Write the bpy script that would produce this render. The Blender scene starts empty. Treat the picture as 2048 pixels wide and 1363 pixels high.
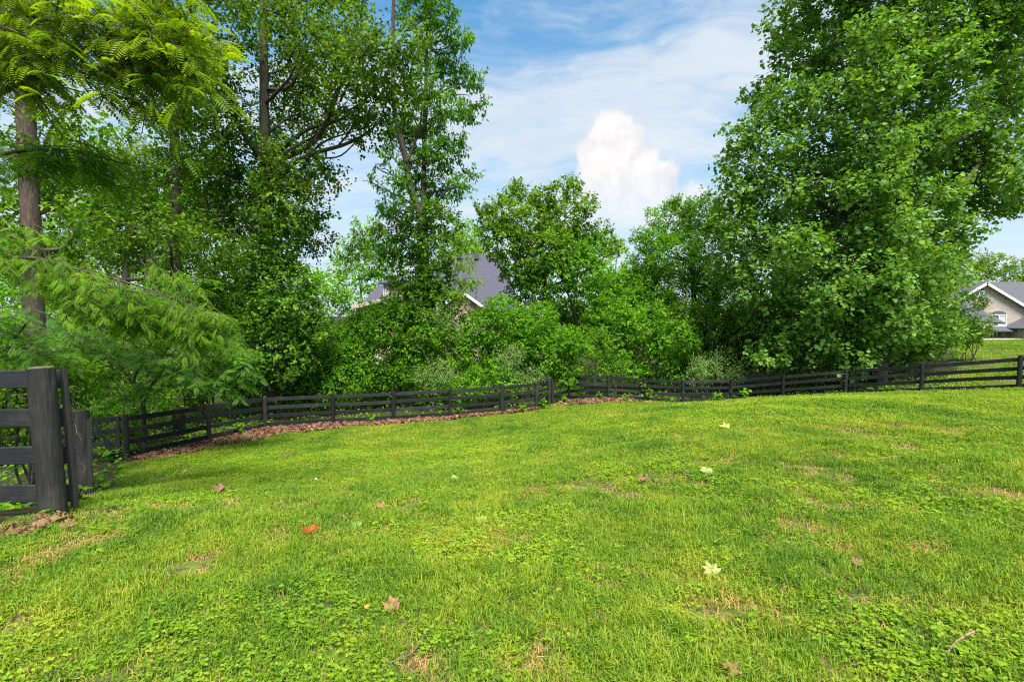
import bpy, bmesh, math, random
import numpy as np
random.seed(5)
R_ = math.radians
scene = bpy.context.scene
COL = scene.collection

# ------------------------------------------------------------------ camera
FPX, CX, CY = 1000.0, 1024.0, 681.5          # focal length and centre in photograph pixels
CAMZ, PITCH = 1.6, math.atan(50 / 1000.0)
cam_d = bpy.data.cameras.new('camera')
cam_d.sensor_width = 36.0
cam_d.lens = 36.0 * FPX / 2048.0
cam_d.clip_start = 0.05
cam_d.clip_end = 6000
cam = bpy.data.objects.new('camera', cam_d)
COL.objects.link(cam)
cam.location = (0, 0, CAMZ)
cam.rotation_euler = (math.pi / 2 - PITCH, 0, 0)
scene.camera = cam

# ------------------------------------------------------------------ light
SUN_DIR = np.array([0.10, -0.46, 0.88]); SUN_DIR /= np.linalg.norm(SUN_DIR)
sun_d = bpy.data.lights.new('sun', 'SUN')
sun_d.energy = 3.7
sun_d.angle = R_(28)
sun_d.color = (1.0, 0.95, 0.86)
sun = bpy.data.objects.new('sun', sun_d)
COL.objects.link(sun)
from mathutils import Vector, Matrix
sun.rotation_euler = Vector(SUN_DIR).to_track_quat('Z', 'Y').to_euler()
sun.location = (10, -15, 40)

vs = scene.view_settings
vs.view_transform = 'Standard'; vs.look = 'None'; vs.gamma = 1.0
vs.exposure = 1.32
vs.use_curve_mapping = False
cy = scene.cycles
cy.max_bounces = 6; cy.diffuse_bounces = 4; cy.glossy_bounces = 2
cy.transmission_bounces = 4; cy.transparent_max_bounces = 4
cy.caustics_reflective = False; cy.caustics_refractive = False
cy.use_denoising = False
cy.use_adaptive_sampling = True
cy.adaptive_threshold = 0.02
cy.filter_width = 1.2


def P(px, py, Y):
    """world point seen at photograph pixel (px, py) whose world depth is Y"""
    u = (px - CX) / FPX; v = (CY - py) / FPX
    c, s = math.cos(PITCH), math.sin(PITCH)
    d = np.array([u, c + v * s, -s + v * c])
    return np.array([0, 0, CAMZ]) + d * (Y / d[1])


def ray(px, py):
    d = P(px, py, 1.0) - np.array([0, 0, CAMZ])
    return d / np.linalg.norm(d)


# ---- world: Nishita sky with thin streaks of cirrus and one cumulus tower
world = bpy.data.worlds.new('World'); scene.world = world
world.use_nodes = True
nt = world.node_tree; nt.nodes.clear()


class NB:
    """tiny node builder"""
    def __init__(s, tree): s.t = tree
    def n(s, typ, **kw):
        nd = s.t.nodes.new(typ)
        ins = kw.pop('ins', {})
        for k, v in kw.items(): setattr(nd, k, v)
        for k, v in ins.items():
            if hasattr(v, 'is_linked') or v.__class__.__name__.startswith('NodeSocket'):
                s.t.links.new(v, nd.inputs[k])
            else:
                nd.inputs[k].default_value = v
        return nd
    def math(s, op, a, b=0.0, c=0.0, clamp=False):
        nd = s.n('ShaderNodeMath', operation=op, use_clamp=clamp, ins={0: a, 1: b, 2: c}); return nd.outputs[0]
    def vmath(s, op, a, b=(0, 0, 0), scale=None):
        ins = {0: a, 1: b}
        nd = s.n('ShaderNodeVectorMath', operation=op, ins=ins)
        if scale is not None: nd.inputs['Scale'].default_value = scale
        return nd
    def ramp(s, fac, stops, interp='LINEAR'):
        nd = s.n('ShaderNodeValToRGB', ins={0: fac})
        cr = nd.color_ramp; cr.interpolation = interp
        while len(cr.elements) < len(stops): cr.elements.new(0.5)
        for e, (p, c) in zip(cr.elements, stops):
            e.position = p; e.color = (*c, 1) if len(c) == 3 else c
        return nd.outputs[0]
    def noise(s, vec, scale, detail=4, rough=0.55, dist=0.0, out=0):
        ins = {'Scale': scale, 'Detail': detail, 'Roughness': rough, 'Distortion': dist}
        if vec is not None: ins['Vector'] = vec
        return s.n('ShaderNodeTexNoise', ins=ins).outputs[out]
    def mix(s, fac, a, b, blend='MIX'):
        nd = s.n('ShaderNodeMix', data_type='RGBA', blend_type=blend)
        for i, v in ((0, fac), (6, a), (7, b)):
            if v.__class__.__name__.startswith('NodeSocket'): s.t.links.new(v, nd.inputs[i])
            else: nd.inputs[i].default_value = v if i == 0 else ((*v, 1) if len(v) == 3 else v)
        return nd.outputs[2]
    def link(s, a, b): s.t.links.new(a, b)


b = NB(nt)
sky = b.n('ShaderNodeTexSky', sky_type='NISHITA', sun_disc=False)
sky.sun_elevation = math.asin(SUN_DIR[2])
sky.sun_rotation = math.atan2(SUN_DIR[0], SUN_DIR[1])
sky.air_density = 1.0; sky.dust_density = 0.6; sky.ozone_density = 2.0
tc = b.n('ShaderNodeTexCoord').outputs['Generated']
sep = b.n('ShaderNodeSeparateXYZ', ins={0: tc})
den = b.math('ADD', b.math('MAXIMUM', sep.outputs[2], 0.0), 0.22)
pu = b.math('DIVIDE', sep.outputs[0], den); pv = b.math('DIVIDE', sep.outputs[1], den)
plane = b.n('ShaderNodeCombineXYZ', ins={0: pu, 1: pv, 2: 0.0}).outputs[0]
mp = b.n('ShaderNodeMapping', ins={'Vector': plane, 'Rotation': (0, 0, R_(32)), 'Scale': (0.85, 2.0, 1.0), 'Location': (0.35, 2.1, 0)})
warp = b.noise(plane, 1.3, 3, 0.6, out=1)
mv = b.vmath('ADD', mp.outputs[0], b.vmath('SCALE', warp, scale=0.9).outputs[0]).outputs[0]
cir = b.noise(mv, 1.25, 8, 0.62, 0.4)
fine = b.noise(mv, 6.0, 5, 0.6, 0.3)
cir = b.math('ADD', cir, b.math('MULTIPLY', b.math('SUBTRACT', fine, 0.5), 0.16))
cmask = b.n('ShaderNodeMapRange', interpolation_type='SMOOTHSTEP', ins={0: cir, 1: 0.385, 2: 0.65, 3: 0.0, 4: 0.92}).outputs[0]
# milky band low above the horizon
low = b.n('ShaderNodeMapRange', interpolation_type='SMOOTHSTEP', ins={0: sep.outputs[2], 1: 0.0, 2: 0.62, 3: 0.86, 4: 0.0}).outputs[0]
cmask = b.math('SUBTRACT', 1.0, b.math('MULTIPLY', b.math('SUBTRACT', 1.0, cmask), b.math('SUBTRACT', 1.0, low)))
wcol = b.ramp(b.noise(mv, 2.2, 3), [(0.3, (4.6, 5.4, 6.3)), (0.7, (5.9, 6.3, 6.7))])
col = b.mix(cmask, b.mix(1.0, sky.outputs[0], (0.56, 1.42, 1.62), 'MULTIPLY'), wcol)
# cumulus tower: union of soft balls in direction space, edge broken by noise
n1 = b.vmath('SUBTRACT', b.noise(tc, 9.0, 6, 0.6, out=1), (0.5, 0.5, 0.5)).outputs[0]
n2 = b.vmath('SUBTRACT', b.noise(tc, 30.0, 4, 0.6, out=1), (0.5, 0.5, 0.5)).outputs[0]
dv = b.vmath('ADD', tc, b.vmath('SCALE', n1, scale=0.085).outputs[0]).outputs[0]
dv = b.vmath('ADD', dv, b.vmath('SCALE', n2, scale=0.022).outputs[0]).outputs[0]
tot = None
for (x, y, r) in [(1222, 262, 40), (1205, 300, 45), (1250, 310, 48), (1215, 355, 60), (1275, 350, 52), (1320, 385, 52),
                  (1230, 420, 85), (1310, 440, 80), (1370, 430, 62), (1170, 450, 60), (1400, 480, 90), (1130, 500, 80), (1280, 520, 110)]:
    dist = b.vmath('DISTANCE', dv, tuple(ray(x, y))).outputs['Value']
    m = b.n('ShaderNodeMapRange', ins={0: dist, 1: r / 1000 * 1.06, 2: 0.0, 3: 0.0, 4: 1.0}).outputs[0]
    tot = m if tot is None else b.math('MAXIMUM', tot, m)
cu = b.n('ShaderNodeMapRange', interpolation_type='SMOOTHSTEP', ins={0: tot, 1: 0.0, 2: 0.30, 3: 0.0, 4: 0.93}).outputs[0]
fade = b.n('ShaderNodeMapRange', interpolation_type='SMOOTHSTEP', ins={0: sep.outputs[2], 1: 0.13, 2: 0.28, 3: 0.2, 4: 1.0}).outputs[0]
cu = b.math('MULTIPLY', cu, fade)
cshift = b.vmath('ADD', dv, (0.012, 0.0, -0.016)).outputs[0]
relief = b.math('MULTIPLY', b.math('SUBTRACT', b.noise(cshift, 15.0, 5, 0.62), b.noise(dv, 15.0, 5, 0.62)), 1.5)
shade = b.math('ADD', b.math('ADD', 0.42, relief), b.math('MULTIPLY', tot, 0.25))
cucol = b.ramp(shade, [(0.12, (5.1, 5.4, 6.1)), (0.42, (6.5, 6.4, 6.5)), (0.70, (7.4, 7.15, 6.9))])
col = b.mix(cu, col, cucol)
bg = b.n('ShaderNodeBackground', ins={'Color': col, 'Strength': 0.057})
wo = b.n('ShaderNodeOutputWorld'); b.link(bg.outputs[0], wo.inputs[0])
SKYBG = bg

# ------------------------------------------------------------------ helpers
def tag(o, label=None, cat=None, group=None, kind=None):
    if label: o['label'] = label
    if cat: o['category'] = cat
    if group: o['group'] = group
    if kind: o['kind'] = kind
    return o


def empty(name, loc, label=None, cat=None, group=None):
    o = bpy.data.objects.new(name, None)
    o.empty_display_size = 0.3
    COL.objects.link(o)
    o.location = tuple(float(v) for v in loc)
    return tag(o, label, cat, group)


def wloc(o):
    p = np.zeros(3)
    while o is not None:
        p = p + np.array(o.location); o = o.parent
    return p


def make_mesh(name, V, F, mat, attrs=None, smooth=False):
    """V (n,3); F a list of index arrays (m,3) or (m,4)"""
    V = np.asarray(V, dtype=np.float32)
    if not isinstance(F, list): F = [F]
    F = [np.asarray(f, dtype=np.int32) for f in F if len(f)]
    me = bpy.data.meshes.new(name)
    me.vertices.add(len(V)); me.vertices.foreach_set('co', V.ravel())
    loops = np.concatenate([f.ravel() for f in F])
    tot_ = np.concatenate([np.full(len(f), f.shape[1], np.int32) for f in F])
    st = np.concatenate([[0], np.cumsum(tot_)[:-1]]).astype(np.int32)
    me.loops.add(len(loops)); me.loops.foreach_set('vertex_index', loops)
    me.polygons.add(len(tot_))
    me.polygons.foreach_set('loop_start', st)
    me.polygons.foreach_set('loop_total', tot_)
    me.polygons.foreach_set('use_smooth', np.full(len(tot_), smooth, dtype=bool))
    for k, v in (attrs or {}).items():
        a = me.attributes.new(k, 'FLOAT', 'POINT'); a.data.foreach_set('value', np.asarray(v, dtype=np.float32))
    me.update(calc_edges=True)
    if mat: me.materials.append(mat)
    return me


def add_obj(name, me, parent=None, loc=None):
    o = bpy.data.objects.new(name, me)
    COL.objects.link(o)
    if parent is not None: o.parent = parent
    if loc is not None: o.location = tuple(float(v) for v in loc)
    return o


def part(name, V, F, mat, parent, attrs=None, smooth=False):
    """mesh given in world coordinates, parented to a thing (or a part of one)"""
    V = np.asarray(V, dtype=float) - wloc(parent)
    return add_obj(name, make_mesh(name, V, F, mat, attrs, smooth), parent)


def joinVF(lst):
    Vs, Fs, off = [], {3: [], 4: []}, 0
    for V, F in lst:
        Vs.append(np.asarray(V, float))
        for f in (F if isinstance(F, list) else [F]):
            f = np.asarray(f, dtype=np.int64)
            if len(f): Fs[f.shape[1]].append(f + off)
        off += len(V)
    return np.concatenate(Vs), [np.concatenate(f) for f in Fs.values() if f]


def norm(a): return a / (np.linalg.norm(a, axis=-1, keepdims=True) + 1e-9)


def catmull(pts, k=4):
    pts = np.asarray(pts, float)
    if len(pts) < 3: 
        t = np.linspace(0, 1, k + 1)[:, None]
        return pts[0] * (1 - t) + pts[-1] * t
    p = np.vstack([2 * pts[0] - pts[1], pts, 2 * pts[-1] - pts[-2]])
    out = []
    for i in range(1, len(p) - 2):
        for t in np.linspace(0, 1, k, endpoint=False):
            a, b_, c, d = p[i - 1], p[i], p[i + 1], p[i + 2]
            out.append(0.5 * ((2 * b_) + (-a + c) * t + (2 * a - 5 * b_ + 4 * c - d) * t * t + (-a + 3 * b_ - 3 * c + d) * t ** 3))
    out.append(pts[-1])
    return np.array(out)


def tube(pts, rad, sides=8, rg=None, rough=0.0, cap=True):
    pts = np.asarray(pts, float); n = len(pts)
    rad = np.interp(np.linspace(0, 1, n), np.linspace(0, 1, len(rad)), rad)
    T = norm(np.gradient(pts, axis=0))
    ref = np.array([0.31, 0.95, 0.05]) if abs(T[0][2]) > 0.6 else np.array([0, 0, 1.0])
    V = []
    ang = np.arange(sides) / sides * 2 * np.pi
    for i in range(n):
        x = np.cross(ref, T[i]); x /= np.linalg.norm(x) + 1e-9
        y = np.cross(T[i], x); ref = np.cross(x, T[i]) * -1
        ref = y
        r = rad[i] * (1 + (rg.normal(0, rough, sides) if rg is not None and rough else 0))
        V.append(pts[i] + np.outer(np.cos(ang) * r, x) + np.outer(np.sin(ang) * r, y))
    V = np.concatenate(V)
    i, j = np.meshgrid(np.arange(n - 1), np.arange(sides), indexing='ij')
    a = i * sides + j; b2 = i * sides + (j + 1) % sides
    F = np.stack([a, b2, b2 + sides, a + sides], -1).reshape(-1, 4)
    fl = [F]
    if cap:
        V = np.vstack([V, pts[0], pts[-1]])
        j = np.arange(sides); j2 = (j + 1) % sides
        fl.append(np.stack([j2, j, np.full(sides, n * sides)], -1))
        o = (n - 1) * sides
        fl.append(np.stack([o + j, o + j2, np.full(sides, n * sides + 1)], -1))
    return V, fl


def frames(D, N):
    y = norm(D); z = N - (N * y).sum(-1, keepdims=True) * y; z = norm(z)
    x = np.cross(y, z)
    return np.stack([x, y, z], -1)


def scatter(T, TF, pos, Rm, s, tint=None):
    n, nv = len(pos), len(T)
    V = pos[:, None, :] + np.einsum('nij,vj->nvi', Rm, T) * np.asarray(s).reshape(-1, 1, 1)
    F = TF[None] + (np.arange(n) * nv)[:, None, None]
    at = np.repeat(tint, nv) if tint is not None else None
    return V.reshape(-1, 3), F.reshape(-1, TF.shape[1]), at


# leaf templates: length 1 along +Y, upper side +Z
def leaf_oval(w=0.30, fold=0.09):
    T = np.array([[0, 0, 0], [-w, .42, fold], [0, 1, -.06], [w, .42, fold]])
    return T, np.array([[0, 2, 1], [0, 3, 2]])


def leaf_broad():
    T = np.array([[0, 0, 0], [-.30, .16, .07], [-.36, .50, .08], [0, 1, -.10], [.36, .50, .08], [.30, .16, .07]])
    F = np.array([[0, 3, 2], [0, 2, 1], [0, 4, 3], [0, 5, 4]])
    return T, F


def leaf_lobed(curl=0.0, full=True):
    half = [(0.10, -.06), (.34, -.04), (.56, .20), (.40, .36), (.60, .66), (.30, .64), (.16, .78), (0, 1.05)] if full else [(.42, .0), (.50, .28), (.34, .40), (.52, .72), (.14, .70), (0, 1.0)]
    pts = [(0, 0)] + half + [(-x, y) for x, y in half[-2::-1]]
    T = np.array([[x, y, 0.10 * abs(x) * 1.2 - 0.12 * (y - .4) ** 2 + curl * (x * x + (y - .4) ** 2)] for x, y in pts] + [(0, .42, -.03 - curl * .05)])
    n = len(pts)
    F = np.array([[n, i, (i + 1) % n] for i in range(n)])[:, [0, 2, 1]]
    return T, F


def leaf_star():
    T = np.array([[x, y, .22 * abs(x) - .2 * (y - .4) ** 2] for x, y in [(0, 0), (.50, .14), (.46, .70), (0, 1.0), (-.46, .70), (-.50, .14)]])
    return T, np.array([[0, 3, 2], [0, 2, 1], [0, 5, 4], [0, 4, 3]])[:, [0, 2, 1]]


def leaf_frond(pairs=8, lw=0.085, ll=0.20, droop=0.35, dz=-0.34):
    """pinnate leaf: thin midrib and pairs of oval leaflets"""
    T, F = [], []
    def mid(t): return np.array([0, t * (1 - 0.12 * t), -droop * t * t])
    for i in range(pairs + 1):
        t = 0.16 + 0.84 * i / pairs
        p = mid(t)
        for sgn in ((-1, 1) if i < pairs else (0,)):
            d = norm(np.array([sgn * 1.0, 0.32 if sgn else 1.0, dz]))
            side = norm(np.cross(d, np.array([0, 0, 1.0])))
            l = ll * (0.8 + 0.4 * math.sin(t * 3.0)); w = lw * (0.8 + 0.4 * math.sin(t * 3.0))
            o = len(T)
            T += [p, p + d * l * .5 + side * w * .5 + np.array([0, 0, .01]), p + d * l, p + d * l * .5 - side * w * .5 + np.array([0, 0, .01])]
            F += [[o, o + 1, o + 2], [o, o + 2, o + 3]]
    o = len(T)
    w = 0.008
    T += [(-w, 0, 0), (w, 0, 0), mid(.5) + [w, 0, 0], mid(.5) + [-w, 0, 0], mid(1)]
    F += [[o, o + 1, o + 2], [o, o + 2, o + 3], [o + 3, o + 2, o + 4]]
    return np.array([np.asarray(t, float) for t in T]), np.array(F)


# ------------------------------------------------------------------ materials
def new_mat(name):
    m = bpy.data.materials.new(name); m.use_nodes = True
    m.node_tree.nodes.clear()
    nb = NB(m.node_tree)
    out = nb.n('ShaderNodeOutputMaterial')
    return m, nb, out


def leaf_mat(name, cols, trans=0.35, gloss=0.06, rough=0.45, ttint=(1.35, 1.3, 0.4), sat=True):
    m, nb, out = new_mat(name)
    a = nb.n('ShaderNodeAttribute', attribute_name='tint')
    n = len(cols)
    cols = [(r * 1.72, g * 1.80, b_ * .72) for r, g, b_ in cols] if sat else cols
    c = nb.ramp(a.outputs['Fac'], [(i / (n - 1), cols[i]) for i in range(n)])
    geo = nb.n('ShaderNodeNewGeometry')
    back = nb.mix(nb.math('MULTIPLY', geo.outputs['Backfacing'], 0.45), c, nb.mix(0.4, c, (0.09, 0.16, 0.05)))
    d = nb.n('ShaderNodeBsdfDiffuse', ins={'Color': back})
    t = nb.n('ShaderNodeBsdfTranslucent', ins={'Color': nb.mix(1.0, c, ttint, 'MULTIPLY')})
    s = nb.n('ShaderNodeMixShader', ins={0: trans, 1: d.outputs[0], 2: t.outputs[0]})
    g = nb.n('ShaderNodeBsdfGlossy', ins={'Color': (0.9, 0.95, 1.0, 1), 'Roughness': rough})
    s2 = nb.n('ShaderNodeMixShader', ins={0: gloss * .2, 1: s.outputs[0], 2: g.outputs[0]})
    nb.link(s2.outputs[0], out.inputs[0])
    return m


def bark_mat(name, c1, c2, c3, sc=1.0):
    m, nb, out = new_mat(name)
    pos = nb.n('ShaderNodeNewGeometry').outputs['Position']
    mp_ = nb.n('ShaderNodeMapping', ins={'Vector': pos, 'Scale': (14 * sc, 14 * sc, 2.2 * sc)}).outputs[0]
    n = nb.noise(mp_, 1.6, 6, 0.65, 0.6)
    n2 = nb.noise(pos, 1.5, 4, 0.6)
    c = nb.ramp(n, [(0.30, c1), (0.52, c2), (0.72, c3)])
    c = nb.mix(nb.ramp(n2, [(0.45, (0, 0, 0)), (0.7, (.5, .5, .5))]), c, (0.07, 0.085, 0.05))
    bump = nb.n('ShaderNodeBump', ins={'Strength': 0.8, 'Distance': 0.03, 'Height': n})
    p = nb.n('ShaderNodeBsdfPrincipled', ins={'Base Color': c, 'Roughness': 0.9, 'Normal': bump.outputs[0]})
    p.inputs['Specular IOR Level'].default_value = 0.2
    nb.link(p.outputs[0], out.inputs[0])
    return m


def plain_mat(name, c1, c2, scale=8.0, rough=0.8, bump=0.2, stretch=(1, 1, 1), spec=0.3):
    m, nb, out = new_mat(name)
    tcn = nb.n('ShaderNodeTexCoord').outputs['Object']
    mp_ = nb.n('ShaderNodeMapping', ins={'Vector': tcn, 'Scale': stretch}).outputs[0]
    n = nb.noise(mp_, scale, 6, 0.62, 0.3)
    c = nb.ramp(n, [(0.3, c1), (0.7, c2)])
    bp = nb.n('ShaderNodeBump', ins={'Strength': bump, 'Distance': 0.01, 'Height': n})
    p = nb.n('ShaderNodeBsdfPrincipled', ins={'Base Color': c, 'Roughness': rough, 'Normal': bp.outputs[0]})
    p.inputs['Specular IOR Level'].default_value = spec
    nb.link(p.outputs[0], out.inputs[0])
    return m


M = {}
M['tulip'] = leaf_mat('tulip_leaf', [(.030, .060, .014), (.052, .100, .018), (.085, .150, .020), (.135, .205, .028)], 0.46, .05)
M['mixed'] = leaf_mat('mixed_leaf', [(.038, .085, .014), (.066, .135, .016), (.108, .192, .020), (.168, .250, .028)], 0.46, .05)
M['bush'] = leaf_mat('bush_leaf', [(.036, .102, .012), (.064, .158, .014), (.100, .215, .018), (.150, .270, .022)], 0.46, .05)
M['ivy'] = leaf_mat('ivy_leaf', [(.032, .078, .012), (.056, .125, .016), (.090, .180, .020), (.130, .225, .022)], 0.42, .07)
M['sycamore'] = leaf_mat('sycamore_leaf', [(.044, .098, .034), (.076, .150, .050), (.116, .205, .074), (.170, .270, .12)], 0.46, .07)
M['locust'] = leaf_mat('locust_leaf', [(.062, .115, .012), (.100, .160, .014), (.145, .205, .016), (.19, .240, .025)], 0.55, .04)
M['locust_mid'] = leaf_mat('arching_leaf', [(.036, .090, .014), (.060, .132, .018), (.092, .176, .020), (.140, .22, .022)], 0.45, .04)
M['locust_blue'] = leaf_mat('sapling_leaf', [(.032, .092, .030), (.055, .138, .040), (.085, .185, .045), (.130, .235, .040)], 0.44, .05)
M['silver'] = leaf_mat('silver_leaf', [(.080, .140, .075), (.120, .190, .115), (.190, .260, .190)], 0.25, .07)
M['dark'] = leaf_mat('dark_leaf', [(.016, .045, .014), (.026, .072, .018), (.045, .105, .022)], 0.28, .06)
M['far'] = leaf_mat('far_leaf', [(.060, .150, .020), (.090, .205, .026), (.140, .270, .036), (.19, .32, .05)], 0.40, .04)
M['fine'] = leaf_mat('fine_leaf', [(.030, .085, .012), (.050, .130, .016), (.080, .180, .022), (.120, .225, .030)], 0.46, .05)
M['olive'] = leaf_mat('olive_leaf', [(.060, .120, .010), (.090, .165, .012), (.130, .210, .016), (.17, .24, .02)], 0.40, .05)
M['bark'] = bark_mat('bark', (.035, .026, .020), (.085, .066, .052), (.15, .12, .10))
M['bark_red'] = bark_mat('bark_red', (.050, .032, .026), (.115, .080, .066), (.19, .145, .125), 1.2)
M['bark_pale'] = bark_mat('bark_pale', (.10, .085, .07), (.22, .20, .17), (.34, .32, .28), 0.6)
M['twig'] = bark_mat('twig', (.05, .035, .025), (.10, .075, .055), (.16, .13, .10))

# ------------------------------------------------------------------ fence posts (photograph pixel, base pixel y, depth) drive the ground
LEFT_POSTS = [(254, 920, 14.0), (419, 882, 16.9), (531, 857, 19.6), (667, 848, 21.0), (787, 843, 21.3), (900, 835, 21.7),
              (1004, 827, 22.5), (1073, 819, 23.6), (1098, 810, 25.0)]
RIGHT_POSTS = [(1138, 800, 26.9), (1217, 797, 27.6), (1290, 802, 27.4), (1366, 807, 27.0), (1462, 806, 26.8), (1566, 798, 26.0),
               (1691, 791, 24.2), (1842, 786.5, 21.5), (2037, 780.5, 18.6), (2330, 772, 15.2)]
LP = [P(*p) for p in LEFT_POSTS]; RP = [P(*p) for p in RIGHT_POSTS]
ctrl = [tuple(p) for p in LP + RP]
ctrl += [(0, 0, 0), (0, 3, -.10), (2.5, 4, -.05), (-2.5, 3, -.08), (-4.1, 4.4, -.18), (-5.1, 6, -.62), (-8, 8, -1.7), (-3, 6, -.55),
         (0, 6, -.45), (3.5, 7, -.18), (6, 6, -.05), (10, 12, -.36), (8.6, 15, -.92), (11.5, 20, -1.72), (5.8, 10, -.28), (0, 10, -1.1), (0, 16, -2.15),
         (4, 14, -1.15), (6, 20, -2.05), (-5, 10, -1.5), (-5.5, 15, -2.35), (14, 12, -.30), (15, 16, -.85), (10, 3, .05), (3, -4, .15), (-4, -4, -.05),
         (-10, 4, -1.0), (-14, 10, -2.5), (-14, 18, -3.0), (-13, 26, -3.3), (-4, 28, -3.2), (6, 33, -3.3), (15, 33, -2.9), (21, 28, -2.2), (24, 22, -1.15),
         (35, 32, -1.15), (30, 40, -1.5), (57, 60, -1.1), (40, 45, -1.15), (75, 45, -.8), (30, 14, -.7), (30, 0, 0.0), (0, -20, .4), (-18, -5, -1.4), (-35, 5, -2.8),
         (-40, 30, -3.6), (-50, 60, -3.8), (0, 60, -3.4), (25, 60, -2.4), (60, 10, -.4), (60, -20, 0), (-40, -30, -1.5), (70, 75, -1.0)]
ctrl = np.array(ctrl)


def tps(r2): return np.where(r2 > 1e-9, 0.5 * r2 * np.log(r2 + 1e-12), 0.0)


n_ = len(ctrl)
K = tps(((ctrl[:, None, :2] - ctrl[None, :, :2]) ** 2).sum(-1)) + np.eye(n_) * 0.6
A = np.zeros((n_ + 3, n_ + 3)); A[:n_, :n_] = K
A[:n_, n_:] = np.c_[np.ones(n_), ctrl[:, :2]]; A[n_:, :n_] = A[:n_, n_:].T
W = np.linalg.solve(A, np.r_[ctrl[:, 2], 0, 0, 0])


def zf(x, y):
    x = np.asarray(x, float); y = np.asarray(y, float); sh = x.shape
    x = x.ravel(); y = y.ravel(); out = np.empty(len(x))
    for i in range(0, len(x), 20000):
        xs, ys = x[i:i + 20000], y[i:i + 20000]
        cxs, cys = np.clip(xs, -55, 78), np.clip(ys, -28, 76)
        k = tps((cxs[:, None] - ctrl[:, 0]) ** 2 + (cys[:, None] - ctrl[:, 1]) ** 2)
        z = k @ W[:n_] + W[n_] + W[n_ + 1] * cxs + W[n_ + 2] * cys
        z += 0.018 * np.sin(xs * 1.7 + 1.3 * np.sin(ys * .9)) * np.sin(ys * 1.4 + .7) + 0.008 * np.sin(xs * 4.1 + ys * 2.3)
        d = np.hypot(np.maximum(np.abs(xs - 11) - 66, 0), np.maximum(np.abs(ys - 24) - 52, 0))
        t = np.clip(d / 60, 0, 1); t = t * t * (3 - 2 * t)
        out[i:i + 20000] = z * (1 - t) + (-2.6) * t
    return out.reshape(sh)


def z1(x, y): return float(zf(np.array([x]), np.array([y]))[0])


def ground_at(px, py):
    """where the sight line through a pixel meets the ground"""
    d = ray(px, py); lo = 0.5
    t = np.linspace(0.8, 90, 3000)
    p = np.array([0, 0, CAMZ]) + t[:, None] * d
    h = p[:, 2] - zf(p[:, 0], p[:, 1])
    i = int(np.argmax(h < 0)) if (h < 0).any() else len(t) - 1
    q = p[i].copy(); q[2] = z1(q[0], q[1]); return q


FENCE_XY = np.array([[-6.2, 7.6]] + [p[:2] for p in LP] + [p[:2] for p in RP])


def fence_y(x):
    return np.interp(x, FENCE_XY[2:, 0][np.argsort(FENCE_XY[2:, 0])], FENCE_XY[2:, 1][np.argsort(FENCE_XY[2:, 0])])


def wood_mask(x, y):
    """1 where the woodland floor is, 0 on mown lawn"""
    x = np.asarray(x, float); y = np.asarray(y, float)
    m = np.zeros_like(x)
    m = np.where((y > fence_y(x)) & (y / 0.95 > x * 1.17), 1, m)        # beyond the fence, left of the neighbour's lawn
    yy = np.clip(y, 4.4, 16.9)
    xl = np.interp(yy, [4.4, 6.0, 14.0, 16.9], [-4.2, -5.2, -10.9, -10.3])
    m = np.where((x < xl) & (y <= 16.9), 1, m)
    m = np.where((x < -10.2) & (y > 16), 1, m)
    return m


# ------------------------------------------------------------------ ground
def spaced(lo, hi, step, far_lo, far_hi, g=1.22):
    mid_ = list(np.arange(lo, hi + 1e-6, step))
    a, s = [lo], step
    while a[-1] > far_lo: s *= g; a.append(a[-1] - s)
    c, s = [hi], step
    while c[-1] < far_hi: s *= g; c.append(c[-1] + s)
    return np.array(a[:0:-1] + mid_ + c[1:])


gx = spaced(-22, 32, 0.3, -2500, 2500); gy = spaced(-4, 36, 0.3, -1500, 3500)
X, Yg = np.meshgrid(gx, gy, indexing='ij')
Z = zf(X, Yg)
V = np.stack([X, Yg, Z], -1).reshape(-1, 3)
i, j = np.meshgrid(np.arange(len(gx) - 1), np.arange(len(gy) - 1), indexing='ij')
a = i * len(gy) + j
F = np.stack([a, a + len(gy), a + len(gy) + 1, a + 1], -1).reshape(-1, 4)

LUSH, MIDG, YELL, STRAW = (.060, .150, .012), (.105, .215, .016), (.175, .275, .020), (.26, .21, .10)


def lawn_color(nb):
    pos = nb.n('ShaderNodeNewGeometry').outputs['Position']
    w = nb.vmath('ADD', pos, nb.vmath('SCALE', nb.noise(pos, 0.8, 3, out=1), scale=0.8).outputs[0]).outputs[0]
    big = nb.noise(w, 0.33, 3, 0.6)
    mid_ = nb.noise(w, 1.5, 4, 0.6)
    small = nb.noise(pos, 4.5, 3, 0.6)
    band = nb.noise(nb.n('ShaderNodeMapping', ins={'Vector': pos, 'Rotation': (0, 0, R_(38)), 'Scale': (0.9, 0.10, 0.0)}).outputs[0], 1.0, 2, 0.5)
    f = nb.math('ADD', nb.math('MULTIPLY', big, 0.50), nb.math('MULTIPLY', mid_, 0.48))
    f = nb.math('ADD', f, nb.math('MULTIPLY', nb.math('SUBTRACT', small, .30), .30))
    f = nb.math('ADD', f, nb.math('MULTIPLY', nb.math('SUBTRACT', band, .40), .42))
    return pos, w, f


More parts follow.
